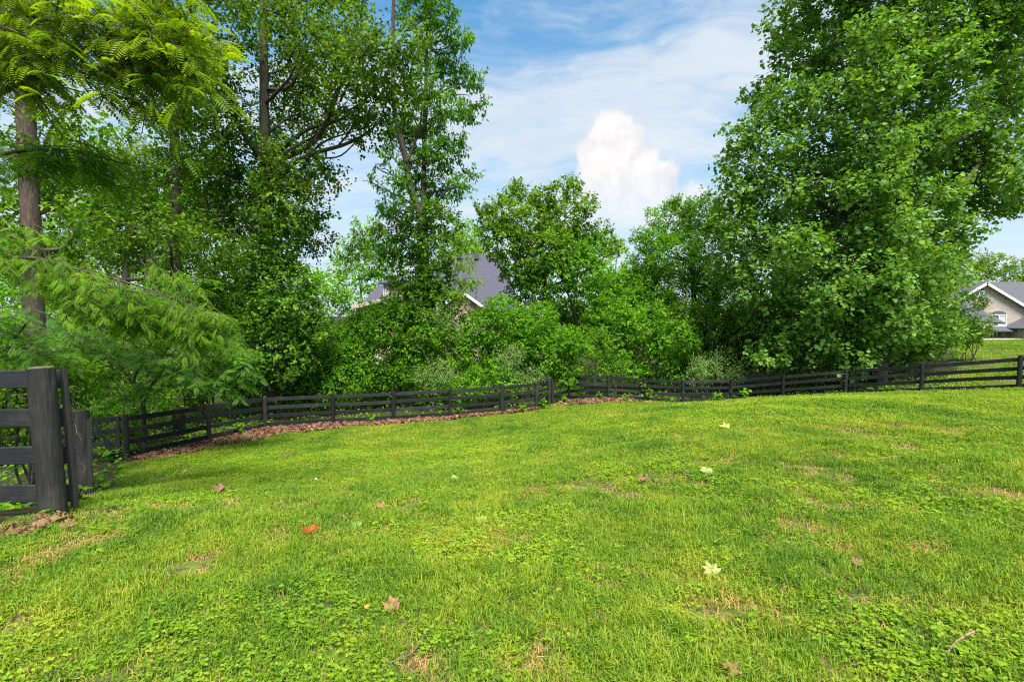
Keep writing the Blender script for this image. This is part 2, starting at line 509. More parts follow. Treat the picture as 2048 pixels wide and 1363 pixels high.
m, nb, out = new_mat('ground')
pos, w, f = lawn_color(nb)
c = nb.ramp(f, [(0.40, (.050, .110, .012)), (0.56, (.085, .165, .016)), (0.72, (.13, .20, .022))])
soil = nb.ramp(nb.noise(pos, 14, 5), [(0.3, (.055, .035, .022)), (0.7, (.15, .10, .065))])
c = nb.mix(nb.ramp(nb.noise(pos, 9.0, 6, .7), [(0.42, (0, 0, 0)), (0.56, (.9, .9, .9))]), c, soil)
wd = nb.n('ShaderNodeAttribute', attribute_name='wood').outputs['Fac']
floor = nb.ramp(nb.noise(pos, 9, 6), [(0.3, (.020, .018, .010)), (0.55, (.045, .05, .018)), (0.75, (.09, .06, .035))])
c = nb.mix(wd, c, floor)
bp = nb.n('ShaderNodeBump', ins={'Strength': 0.6, 'Distance': 0.04, 'Height': nb.noise(pos, 22, 5)})
p = nb.n('ShaderNodeBsdfPrincipled', ins={'Base Color': c, 'Roughness': 0.95, 'Normal': bp.outputs[0]})
p.inputs['Specular IOR Level'].default_value = 0.1
nb.link(p.outputs[0], out.inputs[0])
ground = add_obj('ground', make_mesh('ground', V, F, m, {'wood': wood_mask(V[:, 0], V[:, 1])}, True))
tag(ground, 'sloping ground under the lawn and the woodland', kind='structure')

# ------------------------------------------------------------------ grass (stuff, instanced tufts)
def grass_mat(name, stops, trans=0.35):
    m, nb, out = new_mat(name)
    pos, w, f = lawn_color(nb)
    oi = nb.n('ShaderNodeObjectInfo').outputs['Random']
    f = nb.math('ADD', f, nb.math('MULTIPLY', nb.math('SUBTRACT', oi, 0.5), 0.20))
    a = nb.n('ShaderNodeAttribute', attribute_name='tint').outputs['Fac']
    f = nb.math('ADD', f, nb.math('MULTIPLY', nb.math('SUBTRACT', a, 0.5), 0.22))
    c = nb.ramp(f, [(p_, (r * 1.58, g_ * 1.30, b_ * .88)) for p_, (r, g_, b_) in stops])
    d = nb.n('ShaderNodeBsdfDiffuse', ins={'Color': c})
    t = nb.n('ShaderNodeBsdfTranslucent', ins={'Color': nb.mix(1.0, c, (1.2, 1.15, .5), 'MULTIPLY')})
    s = nb.n('ShaderNodeMixShader', ins={0: trans, 1: d.outputs[0], 2: t.outputs[0]})
    g = nb.n('ShaderNodeBsdfGlossy', ins={'Color': (.9, .95, 1, 1), 'Roughness': .5})
    s2 = nb.n('ShaderNodeMixShader', ins={0: 0.012, 1: s.outputs[0], 2: g.outputs[0]})
    nb.link(s2.outputs[0], out.inputs[0])
    return m


M['blade'] = grass_mat('grass_blade', [(0.32, (.042, .125, .022)), (0.46, (.078, .185, .024)), (0.60, (.135, .260, .024)), (0.74, (.210, .310, .034)), (.9, (.34, .33, .10))])
M['clover'] = grass_mat('clover_leaf', [(0.32, (.060, .170, .012)), (0.50, (.115, .250, .015)), (0.68, (.180, .315, .022)), (.88, (.27, .36, .035))], .4)
M['straw'] = grass_mat('straw_blade', [(0.3, (.20, .17, .08)), (0.6, (.34, .27, .14)), (0.8, (.26, .15, .09))], .2)


def tuft(rg, n, rad, h, wdt, lean=0.5):
    Vs, Fs, ts = [], [], []
    for k in range(n):
        r = rad * math.sqrt(rg.random()); th = rg.random() * 2 * math.pi
        base = np.array([r * math.cos(th), r * math.sin(th), -0.005])
        az = rg.random() * 2 * math.pi; L = h * (0.55 + 0.75 * rg.random()); ln = lean * (0.25 + rg.random())
        d = np.array([math.cos(az), math.sin(az), 0]); s = np.array([-d[1], d[0], 0]) * wdt * (.7 + .6 * rg.random()) * .5
        p1 = base + d * L * .30 * ln + np.array([0, 0, L * .6]); p2 = base + d * L * (.9 * ln) + np.array([0, 0, L * (1.0 - .38 * ln)])
        o = len(Vs) * 5
        Vs.append(np.array([base - s, base + s, p1 + s * .9, p1 - s * .9, p2]))
        Fs += [[o, o + 1, o + 2], [o, o + 2, o + 3], [o + 3, o + 2, o + 4]]
        ts += [rg.random()] * 5
    return np.concatenate(Vs), np.array(Fs), np.array(ts)


def clover(rg, n, rad, h, size):
    T = np.array([[0, 0, 0], [-.36, .35, .10], [-.30, .82, .05], [0, .92, 0], [.30, .82, .05], [.36, .35, .10]])
    TF = np.array([[0, 3, 2], [0, 2, 1], [0, 4, 3], [0, 5, 4]])
    pos, D, N, sc = [], [], [], []
    for k in range(n):
        r = rad * math.sqrt(rg.random()); th = rg.random() * 2 * math.pi
        c = np.array([r * math.cos(th), r * math.sin(th), h * (.4 + .7 * rg.random())])
        a0 = rg.random() * 6.28; tilt = rg.normal(0, .35, 2); nn = np.array([tilt[0], tilt[1], 1.0])
        s0 = size * (.5 + 1.0 * rg.random() ** 2.0)
        k_ = 3 if rg.random() < .6 else 1
        for q in range(k_):
            a_ = a0 + q * 2.094
            pos.append(c); D.append([math.cos(a_), math.sin(a_), rg.normal(0, .12)]); N.append(nn); sc.append(s0 * (1.0 if k_ == 3 else 1.5))
    pos, D, N, sc = map(np.array, (pos, D, N, sc))
    return scatter(T, TF, pos, frames(D, N), sc, rg.random(len(pos)))


grg = np.random.default_rng(11)
tufts = bpy.data.collections.new('grass_tufts')          # sources only, read by the grass objects
SRC = []
def src(V, F, t, mat):
    me = make_mesh('tuft', V, F, mat, {'tint': t}); o = bpy.data.objects.new('tuft_%02d' % len(SRC), me); tufts.objects.link(o); SRC.append(o)
for k in range(4): src(*tuft(grg, 34, .08, .062, .0042, .85), M['blade'])          # 0-3 near blades
for k in range(3): src(*clover(grg, 11, .09, .042, .0135), M['clover'])              # 4-6 near broad leaves
for k in range(2): src(*tuft(grg, 14, .08, .045, .004, 1.5), M['straw'])             # 7-8 dry straw
for k in range(3): src(*tuft(grg, 90, .17, .048, .0065, .95), M['blade'])             # 9-11 middle
for k in range(2): src(*clover(grg, 34, .18, .046, .020), M['clover'])               # 12-13 middle broad leaves
for k in range(3): src(*tuft(grg, 150, .34, .046, .0115, 1.0), M['blade'])              # 14-16 far
for k in range(2): src(*tuft(grg, 34, .08, .085, .0045, .7), M['blade'])            # 17-18 taller clump


def value_noise(x, y, s, seed):
    rg = np.random.default_rng(seed); G = rg.random((64, 64))
    u, v = x / s, y / s; i0, j0 = np.floor(u).astype(int), np.floor(v).astype(int); fu, fv = u - i0, v - j0
    fu = fu * fu * (3 - 2 * fu); fv = fv * fv * (3 - 2 * fv)
    g = lambda i, j: G[i % 64, j % 64]
    return (g(i0, j0) * (1 - fu) + g(i0 + 1, j0) * fu) * (1 - fv) + (g(i0, j0 + 1) * (1 - fu) + g(i0 + 1, j0 + 1) * fu) * fv


LITW = [1.1, 1.6, 1.95, 1.3, .95, .65, .45, .25]


def in_litter(x, y):
    best = np.full(len(x), 9.0); wd_ = np.zeros(len(x))
    for k in range(7):
        a_, c_ = LP[k][:2], LP[k + 1][:2]; d = c_ - a_; L2 = d @ d
        t = np.clip(((x - a_[0]) * d[0] + (y - a_[1]) * d[1]) / L2, 0, 1)
        ds = np.hypot(x - a_[0] - t * d[0], y - a_[1] - t * d[1]); m_ = ds < best
        best = np.where(m_, ds, best); wd_ = np.where(m_, LITW[k] * (1 - t) + LITW[k + 1] * t, wd_)
    return best < wd_ * (.62 + .3 * value_noise(x, y, .5, 77)) - .05 * np.random.default_rng(1).random(len(x))


def grass_points(ylo, yhi, dens, idx_fn, sc, xpad=2.0, slope=1.10, xmax=None, region=None):
    w_ = yhi * slope + xpad
    n = int((yhi - ylo) * 2 * w_ * dens)
    x = grg.uniform(-w_, w_, n); y = grg.uniform(ylo, yhi, n)
    k = (np.abs(x) < np.maximum(y, 0) * slope + xpad)
    if region is not None: k &= region(x, y)
    k &= wood_mask(x, y) < .5
    k &= ~in_litter(x, y)
    x, y = x[k], y[k]
    bare = value_noise(x, y, .55, 3) * .6 + value_noise(x, y, .21, 4) * .4
    keep = bare > 0.16 + 0.14 * grg.random(len(x))
    x, y, bare = x[keep], y[keep], bare[keep]
    return x, y, idx_fn(x, y, bare), sc * (.62 + .4 * grg.random(len(x)) + .34 * value_noise(x, y, .7, 45))


def near_idx(x, y, bare):
    cl = value_noise(x, y, 1.1, 8) * .65 + value_noise(x, y, .35, 9) * .35
    r = grg.random(len(x))
    idx = grg.integers(0, 4, len(x))
    idx = np.where(r < np.clip((cl - .44) * 2.8, .03, .50), grg.integers(4, 7, len(x)), idx)
    idx = np.where((bare < .34) & (grg.random(len(x)) < .6), grg.integers(7, 9, len(x)), idx)
    idx = np.where((value_noise(x, y, .6, 21) > .66) & (grg.random(len(x)) < .6), grg.integers(17, 19, len(x)), idx)
    idx = np.where(grg.random(len(x)) < .09, grg.integers(7, 9, len(x)), idx)
    return idx


def mid_idx(x, y, bare):
    cl = value_noise(x, y, 1.1, 8) * .65 + value_noise(x, y, .35, 9) * .35
    r = grg.random(len(x))
    idx = grg.integers(9, 12, len(x))
    idx = np.where(r < np.clip((cl - .44) * 3.0, .02, .5), grg.integers(12, 14, len(x)), idx)
    return np.where((bare < .34) & (grg.random(len(x)) < .4), grg.integers(7, 9, len(x)), idx)


def far_idx(x, y, bare): return grg.integers(14, 17, len(x))


def inside(x, y): return (y < fence_y(x) + .2) | (x < -9)
sets = [grass_points(-1.0, 4.0, 560, near_idx, 1.0, 2.5), grass_points(4.0, 8.0, 360, near_idx, 1.1),
        grass_points(8.0, 14.0, 75, mid_idx, 1.05), grass_points(14.0, 28.0, 22, far_idx, 1.0, region=inside),
        grass_points(12.0, 70.0, 3.0, far_idx, 1.9, 4, 1.3, region=lambda x, y: (y > fence_y(x)) & (x > 15))]


def gn_instances(name, x, y, idx, s, coll, z=None):
    n = len(x); z = zf(x, y) if z is None else z
    me = bpy.data.meshes.new(name); me.vertices.add(n)
    me.vertices.foreach_set('co', np.stack([x, y, z], -1).astype(np.float32).ravel())
    rot = np.stack([grg.normal(0, .08, n), grg.normal(0, .08, n), grg.uniform(0, 6.283, n)], -1)
    a = me.attributes.new('rot', 'FLOAT_VECTOR', 'POINT'); a.data.foreach_set('vector', rot.astype(np.float32).ravel())
    a = me.attributes.new('scl', 'FLOAT', 'POINT'); a.data.foreach_set('value', s.astype(np.float32))
    a = me.attributes.new('idx', 'INT', 'POINT'); a.data.foreach_set('value', idx.astype(np.int32))
    ng = bpy.data.node_groups.new(name, 'GeometryNodeTree')
    ng.interface.new_socket('Geometry', in_out='INPUT', socket_type='NodeSocketGeometry')
    ng.interface.new_socket('Geometry', in_out='OUTPUT', socket_type='NodeSocketGeometry')
    N = ng.nodes; L = ng.links
    gi = N.new('NodeGroupInput'); go = N.new('NodeGroupOutput'); ip = N.new('GeometryNodeInstanceOnPoints')
    ci = N.new('GeometryNodeCollectionInfo'); ci.inputs[0].default_value = coll; ci.inputs['Separate Children'].default_value = True; ci.inputs['Reset Children'].default_value = True
    def na(nm, typ):
        nd = N.new('GeometryNodeInputNamedAttribute'); nd.data_type = typ; nd.inputs[0].default_value = nm; return nd.outputs[0]
    L.new(gi.outputs[0], ip.inputs['Points']); L.new(ci.outputs[0], ip.inputs['Instance'])
    ip.inputs['Pick Instance'].default_value = True
    L.new(na('idx', 'INT'), ip.inputs['Instance Index'])
    L.new(na('rot', 'FLOAT_VECTOR'), ip.inputs['Rotation']); L.new(na('scl', 'FLOAT'), ip.inputs['Scale'])
    L.new(ip.outputs[0], go.inputs[0])
    o = add_obj(name, me)
    md = o.modifiers.new('tufts', 'NODES'); md.node_group = ng
    return o


gx_, gy_, gi_, gs_ = [np.concatenate([s[k] for s in sets]) for k in range(4)]
lawn = gn_instances('lawn_grass', gx_, gy_, gi_, gs_, tufts)
tag(lawn, 'short mown lawn of bright green grass mixed with clover', 'grass', kind='stuff')

# ------------------------------------------------------------------ fences
def fence_mat(name, c1, c2, c3, sc=(1.5, 1.5, 26)):
    m, nb, out = new_mat(name)
    pos = nb.n('ShaderNodeTexCoord').outputs['Object']
    geo = nb.n('ShaderNodeNewGeometry').outputs['Position']
    g = nb.noise(nb.n('ShaderNodeMapping', ins={'Vector': geo, 'Scale': sc}).outputs[0], 2.2, 6, .65, .4)
    st = nb.noise(geo, 2.6, 5, .62)
    c = nb.ramp(g, [(.3, c1), (.6, c2), (.85, c3)])
    c = nb.mix(nb.ramp(st, [(.52, (0, 0, 0)), (.75, (.6, .6, .6))]), c, (.060, .058, .045))
    sp = nb.ramp(nb.noise(geo, 60, 2), [(.73, (0, 0, 0)), (.78, (.5, .5, .5))])
    c = nb.mix(sp, c, (.16, .155, .14))
    oi = nb.n('ShaderNodeObjectInfo').outputs['Random']
    c = nb.mix(1.0, c, nb.ramp(oi, [(0, (.65, .65, .68)), (1, (1.6, 1.55, 1.5))]), 'MULTIPLY')
    bp = nb.n('ShaderNodeBump', ins={'Strength': .5, 'Distance': .006, 'Height': g})
    p = nb.n('ShaderNodeBsdfPrincipled', ins={'Base Color': c, 'Roughness': .72, 'Normal': bp.outputs[0]})
    p.inputs['Specular IOR Level'].default_value = .3
    nb.link(p.outputs[0], out.inputs[0])
    return m


M['rail'] = fence_mat('fence_rail', (.011, .011, .012), (.021, .021, .023), (.040, .038, .038))
M['post'] = fence_mat('fence_post', (.012, .012, .012), (.023, .023, .024), (.046, .044, .042), (22, 22, 1.2))
M['rail_near'] = fence_mat('near_rail', (.010, .011, .013), (.020, .021, .025), (.042, .042, .045))
M['post_near'] = fence_mat('near_post', (.013, .0125, .012), (.027, .026, .026), (.062, .056, .048), (22, 22, 1.2))
M['wire'] = plain_mat('wire', (.03, .03, .03), (.07, .06, .05), 30)
frg = np.random.default_rng(3)


def board_geo(p0, p1, h, t, up=(0, 0, 1), sag=0.0, ch=0.006, segs=4):
    """a plank between two points, chamfered along its long edges"""
    p0, p1, up = np.array(p0, float), np.array(p1, float), np.array(up, float)
    d = p1 - p0; d /= np.linalg.norm(d)
    s = np.cross(d, up); s /= np.linalg.norm(s); u = np.cross(s, d)
    hh, tt = h / 2, t / 2
    sec = [(-tt + ch, -hh), (tt - ch, -hh), (tt, -hh + ch), (tt, hh - ch), (tt - ch, hh), (-tt + ch, hh), (-tt, hh - ch), (-tt, -hh + ch)]
    V = []
    for k in range(segs + 1):
        q = k / segs
        c = p0 * (1 - q) + p1 * q + u * sag * 4 * q * (1 - q)
        V += [c + s * a_ + u * b_ for a_, b_ in sec]
    F = []
    for k in range(segs):
        for j in range(8): F.append([k * 8 + j, k * 8 + (j + 1) % 8, (k + 1) * 8 + (j + 1) % 8, (k + 1) * 8 + j])
    V = np.array(V); c0 = len(V)
    V = np.vstack([V, p0, p1]); T = []
    for j in range(8):
        T.append([(j + 1) % 8, j, c0]); T.append([segs * 8 + j, segs * 8 + (j + 1) % 8, c0 + 1])
    return V, [np.array(F), np.array(T)]


def post_geo(base, top, r, sides=12, rg=frg, sink=0.3):
    base, top = np.array(base, float), np.array(top, float); d = (top - base) / np.linalg.norm(top - base)
    q = np.linspace(0, 1, 7)[:, None]
    pts = np.vstack([(base - d * sink)[None], base * (1 - q) + top * q, (top + d * .008)[None]])
    rads = [r * 1.03, r * 1.02, r * 1.01, r, r, r * .99, r * .985, r * .98, r * .80]
    return tube(pts, rads, sides, rg, 0.018)


HZ = [1.17, .83, .49, .16]


def board_fence(name, label, bases, H=1.3, r=.075, off=1.0, skip=()):
    t = empty(name, bases[0], label, 'fence')
    tops = []
    for k, bpt in enumerate(bases):
        lean = frg.normal(0, .012, 2)
        top = np.array([bpt[0] + lean[0], bpt[1] + lean[1], bpt[2] + H + frg.normal(0, .02)])
        V, F = post_geo(bpt, top, r * (1 + frg.normal(0, .06)))
        part('post', V, F, M['post'], t)
    for k in range(len(bases) - 1):
        if k in skip: continue
        a_, c_ = np.array(bases[k], float), np.array(bases[k + 1], float)
        d = c_ - a_; nrm = np.array([-d[1], d[0], 0]); nrm /= np.linalg.norm(nrm)
        o_ = nrm * off * (r + .012)
        e = d / np.linalg.norm(d)
        for hz in HZ:
            j0, j1 = frg.normal(0, .008, 2)
            gap = .004
            V, F = board_geo(a_ + o_ + [0, 0, hz + j0] + e * gap, c_ + o_ + [0, 0, hz + j1] - e * gap, .148, .024, sag=frg.normal(0, .008))
            part('rail', V, F, M['rail'], t)
    return t


def snap(p): return np.array([p[0], p[1], z1(p[0], p[1])])
LPs = [snap(p) for p in LP]; RPs = [snap(p) for p in RP]
board_fence('board_fence', 'long black four-board fence curving along the leaf litter bed on the left', LPs)
corner = [LPs[-1], snap((LPs[-1] * .4 + RPs[0] * .6))]
board_fence('board_fence', 'black four-board fence climbing the slope below the big right-hand tree', [LPs[-1] + np.array([.19, .12, 0])] + RPs)

# gate beside the first post of the left fence, with one diagonal brace
g1 = LPs[0] + np.array([-.12, -.02, 0]); g0 = g1 + np.array([-1.75, .35, 0]); g0[2] = z1(g0[0], g0[1]) + .0
gt = empty('gate', g0, 'black board gate with one diagonal brace behind the near post', 'gate')
dg = (g1 - g0); dgh = dg / np.linalg.norm(dg)
for hz in HZ: 
    V, F = board_geo(g0 + [0, 0, hz + .02], g1 + [0, 0, hz + .02], .14, .022); part('rail', V, F, M['rail'], gt)
fr = np.array([dgh[1], -dgh[0], 0]) * .026
for q in (.04, .96):
    c_ = g0 * (1 - q) + g1 * q + fr
    V, F = board_geo(c_ + [0, 0, .05], c_ + [0, 0, 1.27], .12, .026, up=dgh); part('stile', V, F, M['rail'], gt)
V, F = board_geo(g0 * .5 + g1 * .5 + fr + [0, 0, 1.2], g0 * .08 + g1 * .92 + fr * 2.1 + [0, 0, .10], .12, .024); part('brace', V, F, M['rail'], gt)
board_fence('board_fence', 'black board fence running left from the gate behind the near fence', [snap(g0 + np.array([-.15, .03, 0])), snap(g0 + np.array([-2.6, .5, 0])), snap(g0 + np.array([-5.0, .9, 0]))])

# near fence at the left edge of the picture
nb0 = P(107, 1034, 4.4); nt0 = P(82, 737, 4.46)
nf = empty('board_fence', nb0, 'weathered black fence with thick round end post and wire mesh in the left foreground', 'fence')
V, F = post_geo(nb0, nt0, .100, 20); part('post', V, F, M['post_near'], nf)
V, F = tube([nt0 + [0, 0, .004], nt0 + [0, 0, .016]], [.092, .086], 18, frg, .02); part('post_top', V, F, plain_mat('mossy_end_grain', (.07, .07, .04), (.16, .14, .09), 30, .95, .4), nf)
for (yl, yr, xr) in [(759, 757, 126), (837, 834, 131), (914, 909, 137), (989, 985, 143)]:
    pr = P(xr, yr, 4.62); pl = P(-420, yl + 6, 4.75)
    V, F = board_geo(pl, pr, .165, .026, sag=.004, segs=6); part('rail', V, F, M['rail_near'], nf)
V, F = post_geo(P(-420, 1060, 4.62), P(-450, 735, 4.62), .10, 16); part('post', V, F, M['post_near'], nf)
# return towards the second post: plank stile, post and stubs of rail
b2 = P(171, 1006, 5.9); t2 = P(160, 821, 5.95)
V, F = post_geo(b2, t2, .088, 16); part('post', V, F, M['post_near'], nf)
V, F = board_geo(P(150, 1012, 4.55), P(126, 734, 4.60), .075, .035, up=(.9, -.4, 0)); part('stile', V, F, M['post_near'], nf)
V, F = board_geo(P(181, 1006, 5.75), P(179, 838, 5.8), .055, .04, up=(.8, -.6, 0)); part('stile', V, F, M['post_near'], nf)
V, F = board_geo(P(119, 748, 4.70), P(121, 775, 4.70), .05, .04, up=(1, 0, 0)); part('latch_block', V, F, M['rail_near'], nf)
ws = []
pl, pr = P(-420, 770, 4.79), P(112, 768, 4.64); bl, br = P(-420, 1060, 4.79), P(112, 1032, 4.64)
for k in range(1, 40):
    q = k / 40; ws.append(tube([pl * (1 - q) + pr * q, bl * (1 - q) + br * q], [.0016, .0016], 4))
for k in range(14):
    q = k / 13; ws.append(tube([pl * (1 - q) + bl * q, pr * (1 - q) + br * q], [.0016, .0016], 4))
V, F = joinVF(ws); part('wire_mesh', V, F, M['wire'], nf)

# ------------------------------------------------------------------ vegetation builders
OVAL, BROAD, LOBED, FROND = leaf_oval(), leaf_broad(), leaf_lobed(0.0, False), leaf_frond()
LOBED5 = leaf_star()
FROND_FINE = leaf_frond(8, .075, .18, .14, -.14)
SLIM = leaf_oval(.14, .05)


def leaf_cloud(rg, centers, radii, per, leaf, size, twig_n=9, twig_len=0.45, droop=0.35, outb=0.5, flat=0.85, up=1.0, jit=0.35):
    """leaves gathered on short twigs that fill ellipsoid clumps, denser towards the outside"""
    T, TF = leaf
    pos, D, N, tints = [], [], [], []
    for c, r, n in zip(centers, radii, per):
        nt_ = max(2, int(n / twig_n))
        dr = norm(rg.normal(0, 1, (nt_, 3)))
        lump = 1 + 0.28 * np.sin(dr[:, 0] * 3.1 + c[0] * 2.7) * np.sin(dr[:, 2] * 3.7 + c[2] * 1.9)
        rr = (0.25 + 0.75 * rg.random(nt_) ** outb) * lump
        tp = c + dr * (rr * r)[:, None] * np.array([1, 1, flat])
        td = norm(dr * .8 + rg.normal(0, .5, (nt_, 3)) + np.array([0, 0, .15]))
        tt = np.clip(rg.normal(.42, .20, nt_), 0, 1)
        k = twig_n
        q = rg.random((nt_, k, 1))
        lp = tp[:, None] + td[:, None] * (q - .3) * twig_len + rg.normal(0, .11 * twig_len, (nt_, k, 3))
        ld = norm(td[:, None] * .5 + rg.normal(0, .62, (nt_, k, 3)) + np.array([0, 0, -droop]))
        ln = norm(np.array([0, 0, up]) + dr[:, None] * .45 + rg.normal(0, .45, (nt_, k, 3)))
        pos.append(lp.reshape(-1, 3)); D.append(ld.reshape(-1, 3)); N.append(ln.reshape(-1, 3))
        tints.append(np.clip(tt[:, None] + rg.normal(0, .16, (nt_, k)), 0, 1).ravel())
    pos, D, N, tints = map(np.concatenate, (pos, D, N, tints))
    s = size * (1 + jit * (rg.random(len(pos)) * 2 - 1))
    V, F, at = scatter(T, TF, pos, frames(D, N), s, tints)
    return V, F, at


def limb(rg, a_, c_, r0, r1, sides=6, bend=.12):
    L = np.linalg.norm(c_ - a_)
    m1 = a_ * .65 + c_ * .35 + rg.normal(0, bend * L * .5, 3) + np.array([0, 0, -.04 * L])
    m2 = a_ * .3 + c_ * .7 + rg.normal(0, bend * L * .5, 3) + np.array([0, 0, .03 * L])
    return tube(catmull([a_, m1, m2, c_], 4), [r0, r0 * .7 + r1 * .3, r1], sides, rg, .04)


def clumps_px(rg, lst, depth, djit):
    cs, rs = [], []
    for it in lst:
        x, y, r = it[:3]
        Y = it[3] if len(it) > 3 else depth + rg.uniform(-djit, djit)
        cs.append(P(x, y, Y)); rs.append(r * Y / FPX)
    return cs, rs


TRI = [0]


def place_leaf(name, me, parent, pos, Rm, sc, loc0):
    o = bpy.data.objects.new(name, me); COL.objects.link(o)
    m4 = Matrix.Identity(4)
    for a_ in range(3):
        for c_ in range(3): m4[a_][c_] = float(Rm[a_][c_]) * sc
        m4[a_][3] = float(pos[a_] - loc0[a_])
    if parent is not None: o.parent = parent
    o.matrix_basis = m4
    return o



def plant(name, label, cat, base, seed, clouds, trunk=None, tr=(.2, .1), trunk_mat='bark', limbs=None, group=None, extra_stems=(), crown_name='crown', trunk_name='trunk', nlimb=14):
    """clouds: list of dicts of leaf_cloud arguments; the first is the crown, later ones ivy or the like"""
    rg = np.random.default_rng(seed)
    root = empty(name, base, label, cat, group)
    geo = []
    if trunk is not None:
        tp = catmull(trunk, 5)
        tp[0][2] -= .25
        geo.append(tube(tp, list(tr), 12, rg, .05))
    for st in extra_stems:
        pts, rr = st; geo.append(tube(catmull(pts, 5), list(rr), 8, rg, .05))
    if trunk is not None and nlimb:
        cs = clouds[0]['centers']; order = rg.permutation(len(cs))[:nlimb]
        for k in order:
            c_ = np.asarray(cs[k])
            hd = np.hypot(tp[:, 0] - c_[0], tp[:, 1] - c_[1])
            want = c_[2] - .55 * hd.min() - .2
            i_ = int(np.argmin(np.abs(tp[:, 2] - max(want, tp[2, 2] + .5))))
            rt = np.interp(i_ / (len(tp) - 1), np.linspace(0, 1, len(tr)), tr)
            L = np.linalg.norm(c_ - tp[i_])
            if L < .3: continue
            geo.append(limb(rg, tp[i_], c_, min(rt * .7, .02 + .014 * L), .012, 6))
            # fork
            c2 = c_ + rg.normal(0, .5, 3) * clouds[0]['radii'][k]
            geo.append(limb(rg, tp[i_] * .45 + c_ * .55, c2, .02 + .004 * L, .008, 5))
    if geo:
        V, F = joinVF(geo); part(trunk_name, V, F, M[trunk_mat], root, smooth=True)
    for k, cl in enumerate(clouds):
        cl = dict(cl); mat = cl.pop('mat'); nm = cl.pop('name', crown_name)
        V, F, at = leaf_cloud(rg, **cl)
        TRI[0] += len(F)
        part(nm, V, F, M[mat], root, {'tint': at})
    return root


def cloud_px(seed, lst, depth, djit, mat, leaf, size, cover=1.0, fill=.42, **kw):
    """leaf counts from the clump's own area: cover = how many leaf areas per disc area"""
    rg = np.random.default_rng(seed + 1000)
    cs, rs = clumps_px(rg, lst, depth, djit)
    per = [int(cover * math.pi * r * r / (size * size * fill)) for r in rs]
    d = dict(mat=mat, leaf=leaf, size=size, centers=cs, radii=rs, per=per); d.update(kw); return d


def gbase(px, Y, py=700):
    p = P(px, py, Y); return np.array([p[0], p[1], z1(p[0], p[1])])


# ---- left: ivy-clad tulip tree with a dark straight trunk
bs = gbase(535, 23)
T3 = [(525, -150, 110), (470, -60, 85), (600, -50, 85), (680, -40, 60), (450, 50, 72), (540, 30, 60), (610, 70, 72), (690, 50, 58), (640, 130, 75), (720, 105, 75),
      (775, 150, 62), (700, 195, 75), (795, 215, 50), (635, 225, 58), (815, 90, 45), (735, 255, 38), (570, 160, 60), (430, 140, 62), (400, 230, 62), (465, 245, 58), (560, 250, 50),
      (420, 335, 66), (500, 325, 76), (590, 325, 68), (640, 350, 36), (682, 372, 14), (400, 425, 60), (480, 420, 70), (570, 410, 66), (625, 430, 36)]
IV3 = [(532, 300, 26, 22.8), (535, 370, 34, 22.8), (540, 440, 46, 22.7), (548, 505, 58, 22.6), (560, 565, 68, 22.4), (565, 625, 76, 22.3), (560, 690, 76, 22.3), (505, 610, 46, 22.4), (610, 660, 50, 22.8)]
plant('tulip_tree', 'tall dark tree with straight trunk cloaked in ivy to the ground, left of centre', 'tree', bs, 31,
      [cloud_px(31, T3, 23, 2.3, 'tulip', BROAD, .15, 2.0, twig_n=10, twig_len=.75),
       cloud_px(32, IV3, 22.5, .2, 'ivy', BROAD, .14, 3.4, outb=.25, name='ivy')],
      trunk=[bs, P(536, 600, 23), P(532, 450, 23), P(530, 300, 23), P(528, 150, 23), P(526, 0, 23), P(524, -200, 23)], tr=(.30, .25, .22, .17, .10),
      extra_stems=[([P(531, 330, 23), P(480, 255, 22.4), P(425, 130, 22), P(365, -20, 21.6)], (.13, .09, .06))], nlimb=20)

# ---- slim tree further left
bs = gbase(352, 19)
T2 = [(345, -120, 90), (280, -60, 70), (400, -60, 60), (330, 50, 66), (385, 110, 45), (300, 130, 55), (335, 230, 52), (390, 300, 44), (270, 320, 62), (340, 390, 64), (265, 410, 56), (330, 470, 66), (200, 420, 60),
      (250, 490, 56), (410, 480, 50)]
plant('slender_tree', 'slender dark-stemmed tree left of the tall ivy-clad tree', 'tree', bs, 21,
      [cloud_px(21, T2, 19, 2.0, 'tulip', BROAD, .13, 1.8, twig_n=10, twig_len=.7),
       cloud_px(22, [(345, y, 20 + .03 * y, 18.9) for y in range(150, 720, 45)], 18.9, .1, 'ivy', BROAD, .10, 1.3, outb=.3, name='ivy')],
      trunk=[bs, P(352, 520, 19), P(350, 300, 19), P(345, 150, 19), P(340, 0, 19), P(338, -150, 19)], tr=(.20, .17, .14, .09), nlimb=14)

# ---- dense tree filling the gap behind
bs = gbase(250, 30)
TB = [(110, 320, 66), (210, 330, 56), (300, 360, 66), (420, 350, 60), (560, 370, 52), (140, 420, 66), (240, 440, 66), (350, 430, 66), (460, 430, 60), (580, 450, 46), (630, 480, 36), (60, 500, 60), (180, 510, 60), (300, 510, 60), (420, 510, 60), (520, 520, 56)]
plant('spreading_tree', 'broad dark tree filling the gaps behind the slender tree and the ivy-clad tree', 'tree', bs, 25,
      [cloud_px(25, TB, 30, 1.5, 'tulip', OVAL, .20, 2.4, fill=.3, twig_n=10, twig_len=.8)],
      trunk=[bs, P(252, 560, 30), P(256, 450, 30), P(262, 340, 30)], tr=(.25, .2, .14, .06), nlimb=14)

